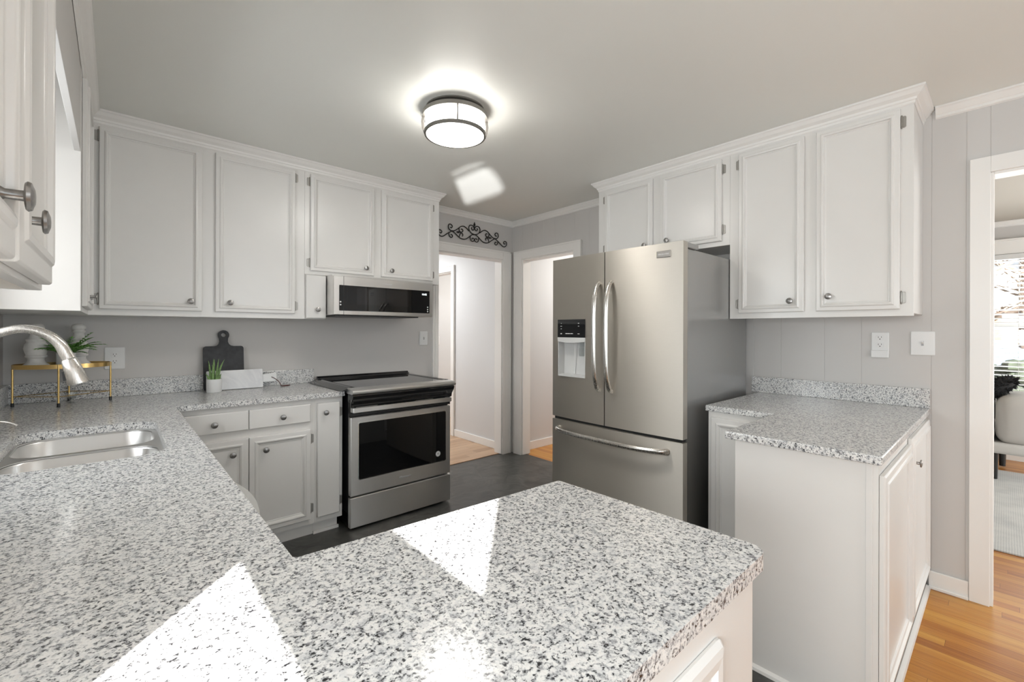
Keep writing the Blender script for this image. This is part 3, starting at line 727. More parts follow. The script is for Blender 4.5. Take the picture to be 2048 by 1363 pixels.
# ------------------------------------------------------------------ granite worktops
def slab(outline, holes, z0, z1):
    m = MB(); bm = m.bm
    for z in (z0, z1):
        es = []
        for loop in [outline] + holes:
            vs = [bm.verts.new((x, y, z)) for x, y in loop]
            es += [bm.edges.new((vs[i], vs[(i + 1) % len(vs)])) for i in range(len(vs))]
        bmesh.ops.triangle_fill(bm, use_beauty=True, edges=es)
    for loop in [outline] + holes:
        n = len(loop)
        for i in range(n):
            a = loop[i]; b = loop[(i + 1) % n]
            q = [bm.verts.new((a[0], a[1], z0)), bm.verts.new((b[0], b[1], z0)), bm.verts.new((b[0], b[1], z1)), bm.verts.new((a[0], a[1], z1))]
            bm.faces.new(q)
    bmesh.ops.remove_doubles(bm, verts=bm.verts[:], dist=1e-5)
    return m
def rrect(x0, x1, y0, y1, r, seg=6):
    out = []
    for cx, cy, a0 in ((x1 - r, y0 + r, -90), (x1 - r, y1 - r, 0), (x0 + r, y1 - r, 90), (x0 + r, y0 + r, 180)):
        for k in range(seg + 1):
            a = math.radians(a0 + 90 * k / seg); out.append((cx + r * math.cos(a), cy + r * math.sin(a)))
    return out
ZT0, ZT1 = 0.8845, 0.914
def corner(cx, cy, r, a0, a1, seg=5): return [(cx + r * math.cos(math.radians(a0 + (a1 - a0) * k / seg)), cy + r * math.sin(math.radians(a0 + (a1 - a0) * k / seg))) for k in range(seg + 1)]
out = [(XL + 0.002, YW - 0.002), (1.095, YW - 0.002), (1.095, 2.826), (0.235, 2.826), (0.228, 2.819), (0.228, 0.82), (0.235, 0.813)] + corner(0.856, 0.772, 0.008, 75, 0) + corner(0.845, 0.314, 0.030, 0, -90) + [(XL + 0.002, 0.284)]
hole = rrect(-0.270, 0.128, 1.790, 2.450, 0.085)
c = thing('worktop', (0.0, 1.6, ZT0), 'polished grey speckled granite worktop running along sink, back wall and peninsula', 'countertop')
slab(out, [hole], ZT0, ZT1).build('top', 'granite', c, bevel=0.007, bseg=3)
m = MB(); m.box(XL + 0.002, 1.102, YW - 0.022, YW - 0.002, ZT1 + 0.0003, 1.016); m.box(XL + 0.002, XL + 0.022, 0.30, YW - 0.0225, ZT1 + 0.0003, 1.016)
m.build('backsplash', 'granite', c, bevel=0.002)
c = thing('right_worktop', (2.6, 0.6, ZT0), 'stepped grey granite worktop on the right, beside the refrigerator', 'countertop')
out = [(XR - 0.002, 1.062), (2.326, 1.062), (2.326, 0.736), (1.781, 0.736), (1.781, 0.257), (XR - 0.002, 0.257)]
slab(out, [], ZT0, ZT1).build('top', 'granite', c, bevel=0.005, bseg=3)
box(XR - 0.022, XR - 0.002, 0.257, 1.105, ZT1 + 0.0003, 1.013).build('backsplash', 'granite', c, bevel=0.002)

# ------------------------------------------------------------------ sink, faucet, dispenser
c = thing('double_sink', (-0.07, 2.12, 0.70), 'undermount stainless double-bowl sink set in the left granite counter', 'sink')
def bowl(x0, x1, y0, y1, zbot, ztop, rim):
    m = MB(); seq = []
    def ring(i, z, r):
        return [V(x, y, z) for x, y in rrect(x0 + i, x1 - i, y0 + i, y1 - i, r, 8)]
    seq = [ring(-rim, ztop - 0.0015, 0.09 + rim), ring(-rim, ztop, 0.09 + rim), ring(0.0, ztop, 0.09), ring(0.003, ztop - 0.004, 0.088), ring(0.008, zbot + 0.05, 0.083), ring(0.014, zbot + 0.02, 0.08), ring(0.04, zbot, 0.06), ring(0.12, zbot - 0.004, 0.04)]
    m.rings(seq, cap0=False, smooth=True); return m
b1 = rrect(-0.262, 0.112, 2.128, 2.440, 0.085, 8); b2 = rrect(-0.262, 0.112, 1.800, 2.098, 0.085, 8)
slab(rrect(-0.295, 0.150, 1.765, 2.475, 0.09), [b1, b2], 0.8795, 0.8838).build('flange', 'stainless_sink', c, bevel=0.003, bseg=3)
for q0, q1, zb_ in ((2.128, 2.440, 0.705), (1.800, 2.098, 0.69)):
    d = bowl(-0.262, 0.112, q0, q1, zb_, 0.8798, 0.0005).build('bowl', 'stainless_sink', c)
    MB().lathe((-0.07, (q0 + q1) / 2, zb_ - 0.0035), Z, [(0.045, 0), (0.045, 0.004), (0.03, 0.003), (0, 0.001)], 24).build('drain', 'nickel', d)

YF = 2.11
c = thing('faucet', (-0.345, YF, ZT1), 'brushed nickel gooseneck pull-down faucet arching over the sink', 'faucet')
MB().lathe((-0.345, YF, ZT1 + 0.0003), Z, [(0.030, 0), (0.030, 0.006), (0.024, 0.012), (0.021, 0.05), (0.020, 0.10), (0.016, 0.115), (0, 0.116)], 28).build('base', 'brushed_nickel', c)
path = smooth_pts([(-0.345, YF, 1.03), (-0.345, YF, 1.12), (-0.336, YF, 1.20), (-0.312, YF, 1.258), (-0.271, YF, 1.293), (-0.218, YF, 1.306), (-0.170, YF, 1.288), (-0.141, YF, 1.258), (-0.126, YF, 1.225), (-0.118, YF, 1.206)], 6)
MB().tube(path, 0.0125, 18, radii=[0.0132 + 0.0058 * max(0, (k / len(path) - 0.5) / 0.5) for k in range(len(path))]).build('spout', 'brushed_nickel', c)
A = V(-0.117, YF, 1.205); Bt = V(-0.094, YF, 1.122); ax = (Bt - A)
d = MB().lathe(A, ax, [(0, 0), (0.0185, 0), (0.0195, 0.002), (0.0205, 0.004), (0.0245, 0.040), (0.0285, 0.080), (0.0285, 0.086), (0.024, 0.088), (0, 0.087)], 28).build('spray_head', 'brushed_nickel', c)
side = V(-ax.z, 0, ax.x).normalized() * -1
MB().tube([A + ax * 0.45 - V(0.0235, 0, 0.004), A + ax * 0.80 - V(0.0265, 0, 0.006)], 0.006, 8).build('spray_button', 'black_plastic', d)
MB().lathe((-0.345, YF - 0.02, ZT1 + 0.06), (0, -1, 0.0), [(0.012, 0), (0.012, 0.018), (0, 0.019)], 16).tube([(-0.345, YF - 0.036, ZT1 + 0.06), (-0.345, YF - 0.05, ZT1 + 0.085), (-0.342, YF - 0.06, ZT1 + 0.13)], 0.006, 10).build('lever', 'brushed_nickel', c)
c = thing('soap_dispenser', (-0.345, 2.32, ZT1), 'brushed nickel soap dispenser spout at the left photo edge behind the sink', 'dispenser')
MB().lathe((-0.345, 2.32, ZT1 + 0.0003), Z, [(0.022, 0), (0.022, 0.005), (0.012, 0.010), (0.011, 0.05), (0.013, 0.052), (0.013, 0.060), (0, 0.062)], 20).build('base', 'brushed_nickel', c)
MB().tube(smooth_pts([(-0.345, 2.32, 0.975), (-0.33, 2.32, 0.983), (-0.30, 2.32, 0.984), (-0.275, 2.315, 0.978), (-0.257, 2.31, 0.967)], 4), 0.0055, 10).build('spout', 'brushed_nickel', c)

# ------------------------------------------------------------------ range
c = thing('range', (1.49, 3.1, ZS), 'slide-in stainless electric range with black glass oven window', 'range')
yf = 2.768
x0, x1 = 1.109, 1.866
box(x0 + 0.003, x1 - 0.003, yf + 0.035, 3.44, ZS + 0.018, 0.900).build('body', 'black_enamel', c, bevel=0.002)
box(x0 + 0.03, x1 - 0.03, yf + 0.06, 3.40, ZS + 0.0005, ZS + 0.0175).build('plinth', 'black_plastic', c)
# drawer
d = MB((V(x0, yf + 0.034, 0.043), X, Z, -Y)).rpanel(0, x1 - x0, 0, 0.192, 0.003, [(0, 0), (0, 0.030), (0.004, 0.034)], 2).build('drawer', 'stainless_range', c)
# door
m = MB((V(x0 + 0.002, yf + 0.034, 0.246), X, Z, -Y)); m.rpanel(0, x1 - x0 - 0.004, 0, 0.502, 0.004, [(0, 0), (0, 0.030), (0.004, 0.034)], 2)
d = m.build('oven_door', 'stainless_range', c)
m = MB((V(1.157, yf, 0.343), X, Z, -Y)); m.rpanel(0, 0.668, 0, 0.371, 0.014, [(0, 0.0002), (0, 0.0022), (0.005, 0.0026)], 4); m.build('window_frame', 'nickel', d)
m = MB((V(1.162, yf, 0.348), X, Z, -Y)); m.rpanel(0, 0.658, 0, 0.361, 0.010, [(0, 0.0027), (0, 0.0034)], 4); g = m.build('window', 'oven_glass', d)
# handle: full-width flat bar standing off the door, black recess behind
box(x0 + 0.004, x1 - 0.004, yf + 0.004, yf + 0.034, 0.756, 0.845).build('vent_recess', 'black_plastic', c)
hb = MB((V(x0 + 0.0, yf - 0.034, 0.783), X, Z, -Y)); hb.rpanel(0, x1 - x0 - 0.022, 0, 0.031, 0.004, [(0, 0), (0, 0.010), (0.003, 0.013)], 2)
hb.box(0, 0.022, 0.002, 0.029, -0.036, 0); hb.box(x1 - x0 - 0.044, x1 - x0 - 0.022, 0.002, 0.029, -0.036, 0)
hb.build('handle', 'stainless_range', c)
# control fascia, angled glossy black, below the bullnose
xa, xb = 1.104, 1.864
prof = [(yf + 0.034, 0.8995), (yf - 0.050, 0.8995), (yf - 0.053, 0.890), (yf - 0.046, 0.872), (yf - 0.022, 0.842), (yf - 0.016, 0.815), (yf + 0.003, 0.812), (yf + 0.003, 0.847), (yf + 0.034, 0.847)]
MB().rings([[V(x, y, z) for y, z in prof] for x in (xa, xb)]).build('control_panel', 'black_enamel', c, bevel=0.003)
for q0, q1 in ((1.135, 1.28), (1.56, 1.70)): MB().box(q0, q1, yf - 0.0195, yf - 0.0175, 0.8125, 0.8165).build('vent_slot', 'nickel', c)
# cooktop frame with rolled stainless front
m = MB()
pr = [(yf - 0.040, 0.9005), (yf - 0.054, 0.902), (yf - 0.060, 0.908), (yf - 0.062, 0.917), (yf - 0.058, 0.925), (yf - 0.045, 0.931), (yf + 0.02, 0.936), (yf + 0.03, 0.936), (yf + 0.03, 0.9005)]
m.rings([[V(x, y, z) for y, z in pr] for x in (1.098, 1.872)])
m.build('front_rail', 'stainless_range', c, bevel=0.002)
m = MB()
m.rings([[V(x, y, z) for x, z in ((1.060, 0.9165), (1.098, 0.9165), (1.098, 0.901), (1.155, 0.901), (1.150, 0.9365), (1.128, 0.941), (1.112, 0.938))] for y in (yf + 0.0305, 3.44)])
m.build('side_rail', 'black_enamel', c, bevel=0.002); m = MB()
m.rings([[V(x, y, z) for x, z in ((1.915, 0.9165), (1.872, 0.9165), (1.872, 0.901), (1.82, 0.901), (1.825, 0.9365), (1.847, 0.941), (1.863, 0.938))] for y in (yf + 0.0305, 3.44)])
m.build('side_rail', 'black_enamel', c, bevel=0.002)
box(1.1525, 1.8225, yf + 0.031, 3.395, 0.9012, 0.9345).build('cooktop', 'black_glass', c, bevel=0.001)
MB().rings([[V(x, y, z) for y, z in ((3.397, 0.902), (3.44, 0.902), (3.44, 0.955), (3.432, 0.960), (3.420, 0.958), (3.414, 0.948), (3.397, 0.944))] for x in (1.118, 1.868)]).build('rear_vent', 'black_enamel', c, bevel=0.003)
letters('lettering', 'Whirlpool', 0.022, d, V(1.49, yf - 0.0006, 0.290), X, Z, -Y, 'mark_grey')
m = MB().lathe((1.755, yf - 0.0036, 0.405), -Y, [(0.020, 0), (0.020, 0.0004), (0, 0.0005)], 28)
st = m.build('sticker', 'sticker_white', d)
m = MB()
for r in (0.0165, ):
    for k in range(28):
        a = 2 * math.pi * k / 28; b = 2 * math.pi * (k + 0.55) / 28
        pts = [V(1.755 + q * math.cos(t), yf - 0.0042, 0.405 + q * math.sin(t)) for q, t in ((r - 0.0012, a), (r - 0.0012, b), (r + 0.0012, b), (r + 0.0012, a))]
        m.prism(pts, (0, -0.0003, 0))
for (ax_, az_, w_, h_) in ((-0.006, 0.004, 0.012, 0.003), (-0.008, -0.001, 0.006, 0.0035), (0.003, -0.001, 0.005, 0.0035), (-0.006, -0.0065, 0.012, 0.003)):
    m.box(1.755 + ax_, 1.755 + ax_ + w_, yf - 0.0045, yf - 0.0042, 0.405 + az_, 0.405 + az_ + h_)
m.build('emblem', 'slot_dark', d)

# ------------------------------------------------------------------ low-profile microwave
ym = 3.0
c = thing('microwave', (1.47, 3.2, 1.407), 'low-profile stainless over-range microwave with black glass front', 'microwave')
mx0, mx1, mz0, mz1 = 1.0835, 1.853, 1.409, 1.672
box(mx0 + 0.002, mx1, ym + 0.03, YW - 0.002, mz0, mz1 + 0.0095).build('body', 'stainless_range', c, bevel=0.002)
box(mx0 + 0.03, mx1 - 0.10, ym + 0.05, YW - 0.05, mz0 - 0.008, mz0 - 0.0003).build('vent_grille', 'black_plastic', c)
d = MB((V(mx0, ym + 0.0295, mz0), X, Z, -Y)).rpanel(0, mx1 - mx0, 0, mz1 - mz0, 0.004, [(0, 0), (0, 0.026), (0.003, 0.0295)], 2).build('door', 'stainless_range', c)
g = MB((V(1.122, ym, 1.437), X, Z, -Y)).rpanel(0, 0.700, 0, 0.173, 0.003, [(0, 0.0003), (0, 0.0012)], 2).build('glass_front', 'oven_glass', d)
box(1.1515, 1.1530, ym - 0.0018, ym + 0.001, mz0 + 0.001, mz1 - 0.001).build('door_gap', 'slot_dark', d)
MB((V(1.243, ym, 1.482), X, Z, -Y)).panel(0, 0.40, 0, 0.115, [(0, 0.0013), (0, 0.0016)]).build('viewing_window', 'black_glass', d)
letters('clock', '10:02', 0.020, g, V(1.775, ym - 0.0014, 1.575), X, Z, -Y, 'clock_glow')
letters('lettering', 'Whirlpool', 0.017, d, V(1.47, ym - 0.0006, 1.633), X, Z, -Y, 'mark_white')
for (bx, bz) in ((1.131, 1.497), (1.131, 1.477), (1.805, 1.484), (1.805, 1.466), (1.805, 1.450)):
    MB().lathe((bx, ym - 0.0013, bz), -Y, [(0.0052, 0), (0.0052, 0.0005), (0, 0.0006)], 14).build('button', 'mark_white', g)

# ------------------------------------------------------------------ refrigerator
c = thing('refrigerator', (2.55, 1.558, ZS), 'stainless French-door refrigerator with bottom freezer drawer and ice dispenser', 'refrigerator')
fy0, fy1 = 1.104, 2.012
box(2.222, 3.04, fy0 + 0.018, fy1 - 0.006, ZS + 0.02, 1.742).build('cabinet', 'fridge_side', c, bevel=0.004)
box(2.25, 3.0, fy0 + 0.03, fy1 - 0.03, ZS + 0.0005, ZS + 0.0195).build('plinth', 'black_plastic', c)
yc = (fy0 + fy1) / 2
def fx(y): return 2.150 + 0.018 * ((y - yc) / 0.454) ** 2
def fdoor(name, ya, yb, za, zb, hole=None):
    """bowed door front; hole=(y0,y1,z0,z1) cuts the dispenser niche"""
    ys = sorted(set([ya + (yb - ya) * k / 16 for k in range(17)] + (list(hole[:2]) if hole else [])))
    zs = sorted(set([za, zb] + (list(hole[2:]) if hole else [])))
    m = MB(); bm = m.bm
    F = [[bm.verts.new((fx(y), y, z)) for z in zs] for y in ys]
    Bk = [[bm.verts.new((2.214, y, z)) for z in zs] for y in ys]
    for i in range(len(ys) - 1):
        for j in range(len(zs) - 1):
            inh = hole and hole[0] - 1e-6 <= ys[i] and ys[i + 1] <= hole[1] + 1e-6 and hole[2] - 1e-6 <= zs[j] and zs[j + 1] <= hole[3] + 1e-6
            if not inh: m.face([F[i][j], F[i][j + 1], F[i + 1][j + 1], F[i + 1][j]], True)
            m.face([Bk[i][j], Bk[i + 1][j], Bk[i + 1][j + 1], Bk[i][j + 1]])
    for i in range(len(ys) - 1):
        m.face([F[i][0], F[i + 1][0], Bk[i + 1][0], Bk[i][0]]); m.face([F[i][-1], Bk[i][-1], Bk[i + 1][-1], F[i + 1][-1]])
    for j in range(len(zs) - 1):
        m.face([F[0][j], Bk[0][j], Bk[0][j + 1], F[0][j + 1]]); m.face([F[-1][j], F[-1][j + 1], Bk[-1][j + 1], Bk[-1][j]])
    return m.build(name, 'stainless_fridge', c)
DH = (1.727, 1.952, 1.012, 1.377)
dl = fdoor('door', yc + 0.026, fy1, 0.745, 1.770, DH)
dr = fdoor('door', fy0, yc + 0.020, 0.745, 1.770)
dz = fdoor('freezer_drawer', fy0, fy1, 0.085, 0.726)
box(2.160, 2.2125, yc + 0.0245, yc + 0.0258, 0.7455, 1.7695).build('gasket', 'black_plastic', dl)
box(2.175, 2.2205, yc + 0.0205, yc + 0.0255, 0.7455, 1.765).build('gasket', 'black_plastic', c)
box(2.180, 2.222, fy0 + 0.01, fy1 - 0.01, 0.7265, 0.7445).build('gasket', 'black_plastic', c)
for yy in (fy0 + 0.001, fy1 - 0.071):
    m = MB(); m.box(2.190, 2.34, yy, yy + 0.07, 1.7425, 1.768); m.build('hinge_cover', 'fridge_side', c, bevel=0.004)
# handles
def vhandle(par, y, ya):
    pts = smooth_pts([(2.154, ya, 0.949), (2.130, ya, 0.966), (2.105, y, 1.02), (2.094, y, 1.10), (2.092, y, 1.27), (2.094, y, 1.44), (2.105, y, 1.52), (2.130, ya, 1.574), (2.154, ya, 1.591)], 6)
    MB().tube(pts, 0.0145, 14, updir=(1, 0, 0), flat=0.8).build('handle', 'brushed_nickel', par)
vhandle(dl, 1.616, 1.622); vhandle(dr, 1.531, 1.533)
pts = smooth_pts([(fx(1.955) + 0.002, 1.955, 0.672), (2.138, 1.945, 0.672), (2.118, 1.90, 0.670), (2.100, 1.78, 0.668), (2.094, 1.572, 0.668), (2.100, 1.36, 0.668), (2.118, 1.24, 0.670), (2.138, 1.195, 0.672), (fx(1.185) + 0.002, 1.185, 0.672)], 6)
MB().tube(pts, 0.0155, 14, updir=(1, 0, 0), flat=0.8).build('handle', 'brushed_nickel', dz)
# dispenser
m = MB(); hy0, hy1, hz0, hz1 = DH
xf_ = 2.158; xk = 2.210
m.box(xk, xk + 0.002, hy0, hy1, hz0, 1.262); m.box(xf_ - 0.006, xk, hy0, hy0 + 0.005, hz0, 1.262); m.box(xf_ - 0.004, xk, hy1 - 0.005, hy1, hz0, 1.262); m.box(xf_ - 0.008, xk, hy0 + 0.005, hy1 - 0.005, hz0, hz0 + 0.014)
m.rings([[V(xf_ - 0.010 - 0.006 * math.sin(math.pi * k / 12), hy0 + (hy1 - hy0) * k / 12, 1.262), V(xk, hy0 + (hy1 - hy0) * k / 12, 1.262), V(xk, hy0 + (hy1 - hy0) * k / 12, 1.240), V(xf_ - 0.010 - 0.006 * math.sin(math.pi * k / 12), hy0 + (hy1 - hy0) * k / 12, 1.236 - 0.008 * math.sin(math.pi * k / 12))] for k in range(13)])
dsp = m.build('dispenser_niche', 'dispenser_plastic', dl, bevel=0.0015)
MB().rings([[V(xf_ - 0.009, hy0, 1.2625), V(xf_ - 0.009, hy1, 1.2625), V(xf_ - 0.009, hy1, hz1), V(xf_ - 0.009, hy0, hz1)], [V(xk, hy0, 1.2625), V(xk, hy1, 1.2625), V(xk, hy1, hz1), V(xk, hy0, hz1)]]).build('control_panel', 'black_glass', dl)
MB().rings([[V(xk - 0.004, 1.850, 1.235), V(xk - 0.022, 1.843, 1.235), V(xk - 0.004, 1.832, 1.235)], [V(xk - 0.004, 1.862, 1.028), V(xk - 0.014, 1.857, 1.028), V(xk - 0.004, 1.850, 1.028)]]).build('ice_paddle', 'white_plastic', dl, bevel=0.001)
m = MB((V(xk - 0.03, 1.800, 1.145), -Y, Z, -X)); m.rpanel(0, 0.044, 0, 0.055, 0.008, [(0, -0.004), (0, 0.0), (0.003, 0.002)], 3); m.box(0.004, 0.040, 0.055, 0.09, -0.02, -0.002)
m.build('water_paddle', 'clear_glass', dl)
for (py, pz, wy, wz) in ((1.921, 1.352, 0.003, 0.003), (1.921, 1.334, 0.007, 0.0025), (1.921, 1.317, 0.004, 0.004), (1.921, 1.286, 0.006, 0.006), (1.876, 1.287, 0.009, 0.004), (1.856, 1.287, 0.009, 0.004), (1.833, 1.287, 0.010, 0.004), (1.777, 1.352, 0.005, 0.003), (1.777, 1.334, 0.005, 0.003), (1.777, 1.286, 0.008, 0.003)):
    MB().box(xf_ - 0.0098, xf_ - 0.0092, py - wy, py + wy, pz - wz / 2, pz + wz / 2).build('control_mark', 'mark_white', dl)
bd = MB((V(fx(1.21) - 0.0003, 1.250, 1.694), -Y, Z, -X)).panel(0, 0.080, 0, 0.036, [(0, -0.003), (0, 0.002), (0.002, 0.003)]).build('badge', 'nickel', dr)
letters('lettering', 'FRIGIDAIRE', 0.0125, dr, V(fx(1.21) - 0.0036, 1.210, 1.7075), -Y, Z, -X, 'mark_white')

# ------------------------------------------------------------------ ceiling light
LC = V(1.302, 1.897, 0)
c = thing('ceiling_light', (LC.x, LC.y, ZC), 'lit round flush-mount ceiling light with white drum shade and bronze bands', 'light')
MB().lathe((LC.x, LC.y, ZC - 0.0005), -Z, [(0.150, 0), (0.150, 0.006), (0.142, 0.010), (0, 0.011)], 48).build('ceiling_plate', 'dark_metal', c)
def band(z0, z1, ro, ri):
    m = MB(); seg = 48
    rr = []
    for (r, z) in ((ri, z0), (ro, z0), (ro, z1), (ri, z1), (ri, z0)):
        rr.append([V(LC.x + r * math.cos(2 * math.pi * k / seg), LC.y + r * math.sin(2 * math.pi * k / seg), z) for k in range(seg)])
    return m.rings(rr, cap0=False, cap1=False, smooth=False)
band(2.392, 2.412, 0.167, 0.152).build('top_band', 'dark_metal', c)
MB().lathe((LC.x, LC.y, 2.428), -Z, [(0.135, 0), (0.1505, 0.016), (0.1505, 0.030)], 48).build('collar', 'dark_metal', c)
MB().lathe((LC.x, LC.y, 2.3975), -Z, [(0.150, 0), (0.150, 0.074), (0, 0.0745)], 48).build('drum_shade', 'lamp_glass', c)
MB().lathe((LC.x, LC.y, 2.3225), -Z, [(0.1495, 0), (0.146, 0.009), (0.120, 0.018), (0.06, 0.024), (0, 0.026)], 48).build('bottom_diffuser', 'lamp_diffuser', c)
band(2.307, 2.323, 0.157, 0.147).build('bottom_band', 'dark_metal', c)
for k in range(4):
    a = math.radians(239.5 + 90 * k)
    u = V(math.cos(a), math.sin(a), 0); t = V(-math.sin(a), math.cos(a), 0)
    pr = [(0.1535, 2.405), (0.168, 2.395), (0.172, 2.365), (0.168, 2.335), (0.158, 2.306), (0.153, 2.306), (0.156, 2.335), (0.158, 2.365), (0.1535, 2.390)]
    MB().rings([[LC + u * r + Z * z + t * s for r, z in pr] for s in (-0.0035, 0.0035)]).build('strap', 'dark_metal', c)

# ------------------------------------------------------------------ wall scroll
yd = 3.453
SC = {'a': [(2.599, 2.238), (2.637, 2.248), (2.661, 2.271), (2.667, 2.298), (2.653, 2.32), (2.626, 2.322), (2.605, 2.306), (2.607, 2.285), (2.623, 2.278), (2.636, 2.293), (2.629, 2.303)],
 'b': [(2.664, 2.263), (2.691, 2.284), (2.724, 2.298), (2.758, 2.292), (2.78, 2.276), (2.815, 2.25), (2.849, 2.235), (2.884, 2.24), (2.901, 2.263), (2.895, 2.289), (2.875, 2.294), (2.857, 2.279), (2.866, 2.262), (2.881, 2.264)],
 'c': [(2.599, 2.238), (2.626, 2.232), (2.659, 2.21), (2.697, 2.183), (2.736, 2.175), (2.775, 2.183), (2.815, 2.21), (2.855, 2.231), (2.884, 2.22), (2.919, 2.198), (2.955, 2.173), (2.984, 2.168), (3.011, 2.187), (3.011, 2.217), (2.99, 2.225), (2.972, 2.212), (2.981, 2.197), (2.996, 2.201)],
 'd': [(2.645, 2.221), (2.651, 2.205), (2.643, 2.178), (2.621, 2.169), (2.602, 2.181), (2.608, 2.199), (2.626, 2.199), (2.629, 2.185)],
 'e': [(2.895, 2.213), (2.893, 2.19), (2.875, 2.172), (2.858, 2.178), (2.858, 2.196), (2.875, 2.201)],
 'f': [(2.778, 2.28), (2.78, 2.258), (2.769, 2.239), (2.747, 2.24), (2.736, 2.254), (2.744, 2.268), (2.758, 2.266)],
 'g': [(2.778, 2.185), (2.775, 2.205), (2.764, 2.225), (2.744, 2.227), (2.736, 2.213), (2.744, 2.201)]}
m = MB()
for k, pts in SC.items():
    for s in (1, -1):
        m.tube(smooth_pts([(2.599 + s * (x - 2.599), yd, z) for x, z in pts], 5), 0.0049, 6)
def spear(p, d, ln, wd):
    p = Vector(p); d = Vector(d).normalized()
    return m.lathe(p, d, [(0.002, 0), (0.004, ln * 0.25), (wd, ln * 0.42), (wd * 0.7, ln * 0.6), (0.0, ln)], 8)
spear((2.599, yd, 2.305), Z, 0.060, 0.012); spear((2.765, yd, 2.233), X, 0.055, 0.011); spear((2.433, yd, 2.233), -X, 0.055, 0.011)
for q in (2.599, 2.849, 2.349): m.box(q - 0.004, q + 0.004, yd, YW - 0.0005, 2.234, 2.242)
tag(m.build('wall_scroll', 'black_iron'), 'black wrought-iron scroll ornament on the wall above the back doorway', 'wall decor')

# ------------------------------------------------------------------ outlets and switches
def plate(name, O, U, N, w, h, label, cat, kind, parent_low=0.0):
    """O = centre on the wall"""
    O = Vector(O); U = Vector(U); N = Vector(N)
    t = thing(name, O, label, cat)
    m = MB((O, U, Z, N)); m.rpanel(-w / 2, w / 2, -h / 2, h / 2, 0.006, [(0, 0.0004), (0, 0.004), (0.0035, 0.0065)], 3)
    m.build('cover_plate', 'white_plastic', t)
    if kind == 'outlet':
        for dz in (0.0195, -0.0195):
            dz += parent_low
            m = MB((O, U, Z, N)); m.rpanel(-0.017, 0.017, dz - 0.0145, dz + 0.0145, 0.011, [(0, 0.0066), (0, 0.0082), (0.001, 0.0086)], 5); r = m.build('socket', 'white_plastic', t)
            m = MB((O, U, Z, N)); m.box(-0.0075, -0.0055, dz - 0.001, dz + 0.0075, 0.0087, 0.0090); m.box(0.0055, 0.0075, dz + 0.0005, dz + 0.0075, 0.0087, 0.0090); m.rpanel(-0.0025, 0.0025, dz - 0.0095, dz - 0.0045, 0.0024, [(0, 0.0087), (0, 0.0090)], 4)
            m.build('slots', 'slot_dark', r)
    else:
        m = MB((O, U, Z, N)); m.box(-0.005, 0.005, -0.012, 0.012, 0.0066, 0.0072); b_ = m.build('toggle_slot', 'mark_grey', t)
        m = MB((O, U, Z, N)); m.rings([[m.P(-0.0042, -0.003, 0.0073), m.P(0.0042, -0.003, 0.0073), m.P(0.0042, 0.008, 0.0073), m.P(-0.0042, 0.008, 0.0073)], [m.P(-0.0036, 0.006, 0.018), m.P(0.0036, 0.006, 0.018), m.P(0.0036, 0.012, 0.017), m.P(-0.0036, 0.012, 0.017)]]); m.build('toggle', 'white_plastic', t)
        for dz in (0.030, -0.030): MB().lathe(O + Z * dz + N * 0.0066, N, [(0.003, 0), (0.0028, 0.0008), (0, 0.001)], 10).build('screw', 'white_plastic', t)
    return t
plate('wall_outlet', (-0.004, YW, 1.138), X, -Y, 0.090, 0.128, 'white double outlet on the back wall behind the gold riser', 'outlet', 'outlet')
plate('light_switch', (2.045, YW, 1.234), X, -Y, 0.078, 0.122, 'white light switch on the back wall between range and doorway', 'switch', 'switch')
plate('light_switch', (XR, 0.287, 1.245), -Y, -X, 0.094, 0.124, 'square white light switch on the right wall near the living room doorway', 'switch', 'switch')
plate('light_switch', (3.50, 5.55, 1.155), X, -Y, 0.085, 0.12, 'faint white light switch on the far wall seen through the back doorway', 'switch', 'switch')
t = plate('wall_outlet', (XR, 0.4575, 1.240), -Y, -X, 0.076, 0.124, 'white outlet with plug-in night light strip above the right counter', 'outlet', 'outlet', 0.012)
m = MB((V(XR, 0.4575, 1.178), -Y, Z, -X)); m.rpanel(-0.038, 0.038, -0.014, 0.026, 0.004, [(0, 0.0068), (0, 0.016), (0.003, 0.018)], 3); m.build('night_light', 'white_plastic', t)

# ------------------------------------------------------------------ riser with candlesticks and fern
RX, RY, RZ = -0.203, 3.300, 1.122
c = thing('riser_stand', (RX, RY, ZT1), 'gold metal riser stand on thin legs in the counter corner', 'stand')
def oval(r0, r1, z, n=40): return [V(RX + r0 * math.cos(2 * math.pi * k / n), RY + r1 * math.sin(2 * math.pi * k / n), z) for k in range(n)]
a_, b_ = 0.183, 0.128
MB().rings([oval(a_ - 0.003, b_ - 0.003, RZ - 0.0135), oval(a_ - 0.003, b_ - 0.003, RZ - 0.010)]).build('tray_plate', 'black_plastic', c)
MB().rings([oval(a_ - 0.0025, b_ - 0.0025, RZ - 0.016), oval(a_, b_, RZ - 0.016), oval(a_, b_, RZ + 0.006), oval(a_ - 0.0025, b_ - 0.0025, RZ + 0.006), oval(a_ - 0.0025, b_ - 0.0025, RZ - 0.016)], cap0=False, cap1=False, smooth=True).build('rim', 'brass', c)
L4 = [(-0.385, 3.318), (-0.213, 3.169), (-0.190, 3.428), (-0.021, 3.312)]
for (lx, ly) in L4:
    lg = MB().cyl((lx, ly, ZT1 + 0.018), (lx, ly, RZ + 0.004), 0.0042, 10).build('leg', 'brass', c)
    MB().cyl((lx, ly, ZT1 + 0.0005), (lx, ly, ZT1 + 0.020), 0.0068, 12).build('foot', 'black_plastic', lg)
for i, j in ((0, 1), (1, 3), (0, 2), (2, 3)):
    MB().cyl((*L4[i], 0.966), (*L4[j], 0.966), 0.002, 8).build('crossbar', 'brass', c)
